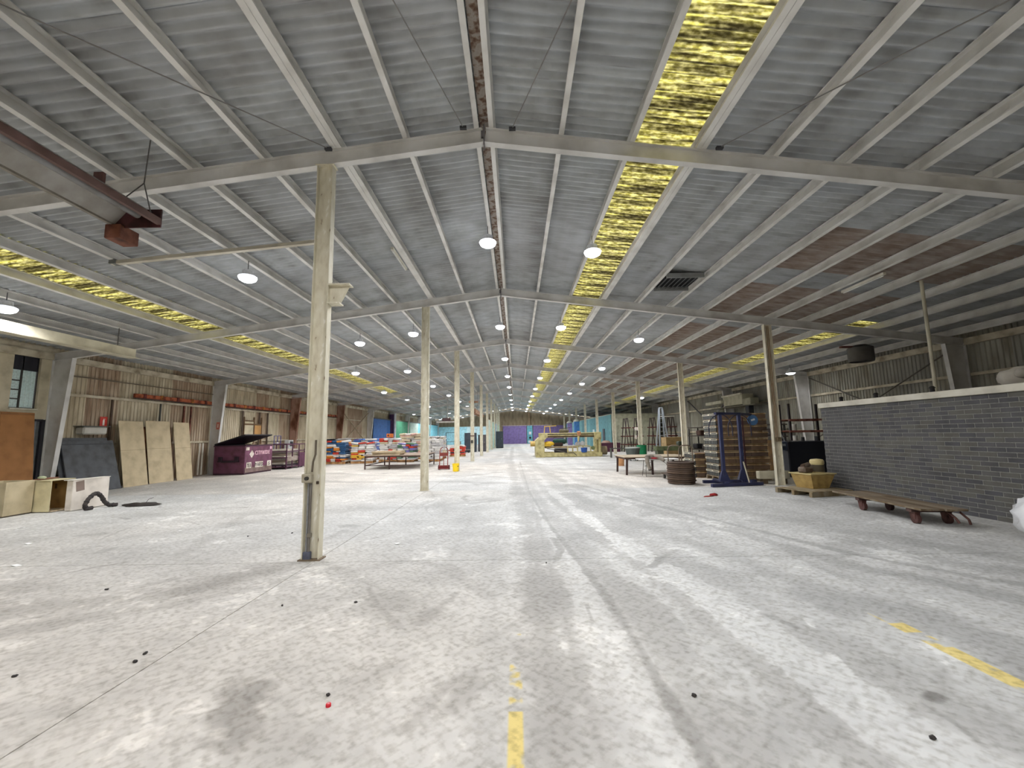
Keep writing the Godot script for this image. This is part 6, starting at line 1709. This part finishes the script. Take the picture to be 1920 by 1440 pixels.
	for z: float in [-0.9, 0.8]:
		put(pp, "block", MB.new().box(Vector3(0.16, 0.045, z), Vector3(0.6, 0.09, 0.1)).mesh(), cm(96, 84, 70, 0.8, "wood"))
	for q in [[8.75, -11.4], [8.75, -10.3], [8.75, -8.9]]:
		var vp := thing("vent_cap", "small dark vent pipe on the edge of the brick room", "pipe", Vector3(q[0], 2.32, q[1]), 0.0, "vent pipes on the brick room")
		put(vp, "pipe", MB.new().cyl(Vector3.ZERO, Vector3(0, 0.16, 0), 0.04, 0.04, 10).mesh(), cm(40, 36, 38))
		put(vp, "cap", MB.new().cyl(Vector3(0, 0.16, 0), Vector3(0, 0.2, 0), 0.06, 0.03, 10).mesh(), cm(34, 32, 34))


# ---------------------------------------------------------------- litter on the floor
func build_litter() -> void:
	var nz := FastNoiseLite.new()
	nz.seed = 3
	nz.frequency = 0.03
	var rg := thing("red_rag", "crumpled red rag on the floor in front of the blue stillage", "rag", Vector3(5.04, 0, -11.25), 0.5)
	put(rg, "rag", MB.new().ball(Vector3(0.08, 0.012, 0), Vector3(0.12, 0.045, 0.09), 8, 14, nz, 0.6).mesh(), cm(168, 44, 44, 0.9))
	put(rg, "flat_end", MB.new().ball(Vector3(-0.16, 0.006, 0.04), Vector3(0.2, 0.012, 0.07), 6, 14, nz, 0.3).mesh(), cm(176, 74, 66, 0.9))
	var rb := thing("bottle_top", "tiny bright red bottle cap lying alone on the pale floor", "cap", Vector3(-1.19, 0, -2.82))
	put(rb, "cap", MB.new().lathe(Vector3.ZERO, [Vector2(0.016, 0.0), Vector2(0.016, 0.014), Vector2(0.013, 0.018), Vector2(0.0, 0.018)], 14).mesh(), cm(214, 30, 48, 0.4, ""))
	put(rb, "mark", MB.new().box(Vector3(0, 0.0185, 0), Vector3(0.012, 0.001, 0.005)).mesh(), cm(240, 220, 220, 0.4, ""))
	var papers := [[-9.67, -8.41], [-8.03, -7.11], [-6.16, -7.91], [-1.87, -6.77], [-1.21, -10.35], [-6.78, -5.89], [-9.2, -10.5]]
	for q in papers:
		var t := thing("paper_scrap", "small white scrap of paper lying on the concrete", "paper", Vector3(q[0], 0, q[1]), rng.randf() * 6.0, "paper scraps on the floor")
		put(t, "scrap", MB.new().cbox(Vector3(0, 0.006, 0), Vector3(rng.randf_range(0.06, 0.14), 0.006, rng.randf_range(0.04, 0.09)), 0.002, Basis(Vector3.BACK, 0.05)).mesh(), cm(240, 240, 238, 0.8, ""))
	var bits := [[-4.61, -4.92], [-2.89, -3.37], [-3.59, -3.19], [-2.35, -4.4], [0.36, -5.68], [2.2, -2.49], [-1.64, -4.46], [-1.24, -2.93], [1.09, -2.88], [-3.95, -7.61], [-4.6, -7.41], [-2.92, -3.49]]
	for q in bits:
		var t := thing("debris_chip", "small dark chip of debris lying on the concrete", "debris", Vector3(q[0], 0, q[1]), rng.randf() * 6.0, "dark chips on the floor")
		put(t, "chip", MB.new().ball(Vector3(0, 0.006, 0), Vector3(rng.randf_range(0.012, 0.028), 0.009, rng.randf_range(0.008, 0.018)), 5, 8, nz, 0.4).mesh(), cm(58, 54, 52, 0.8, ""))
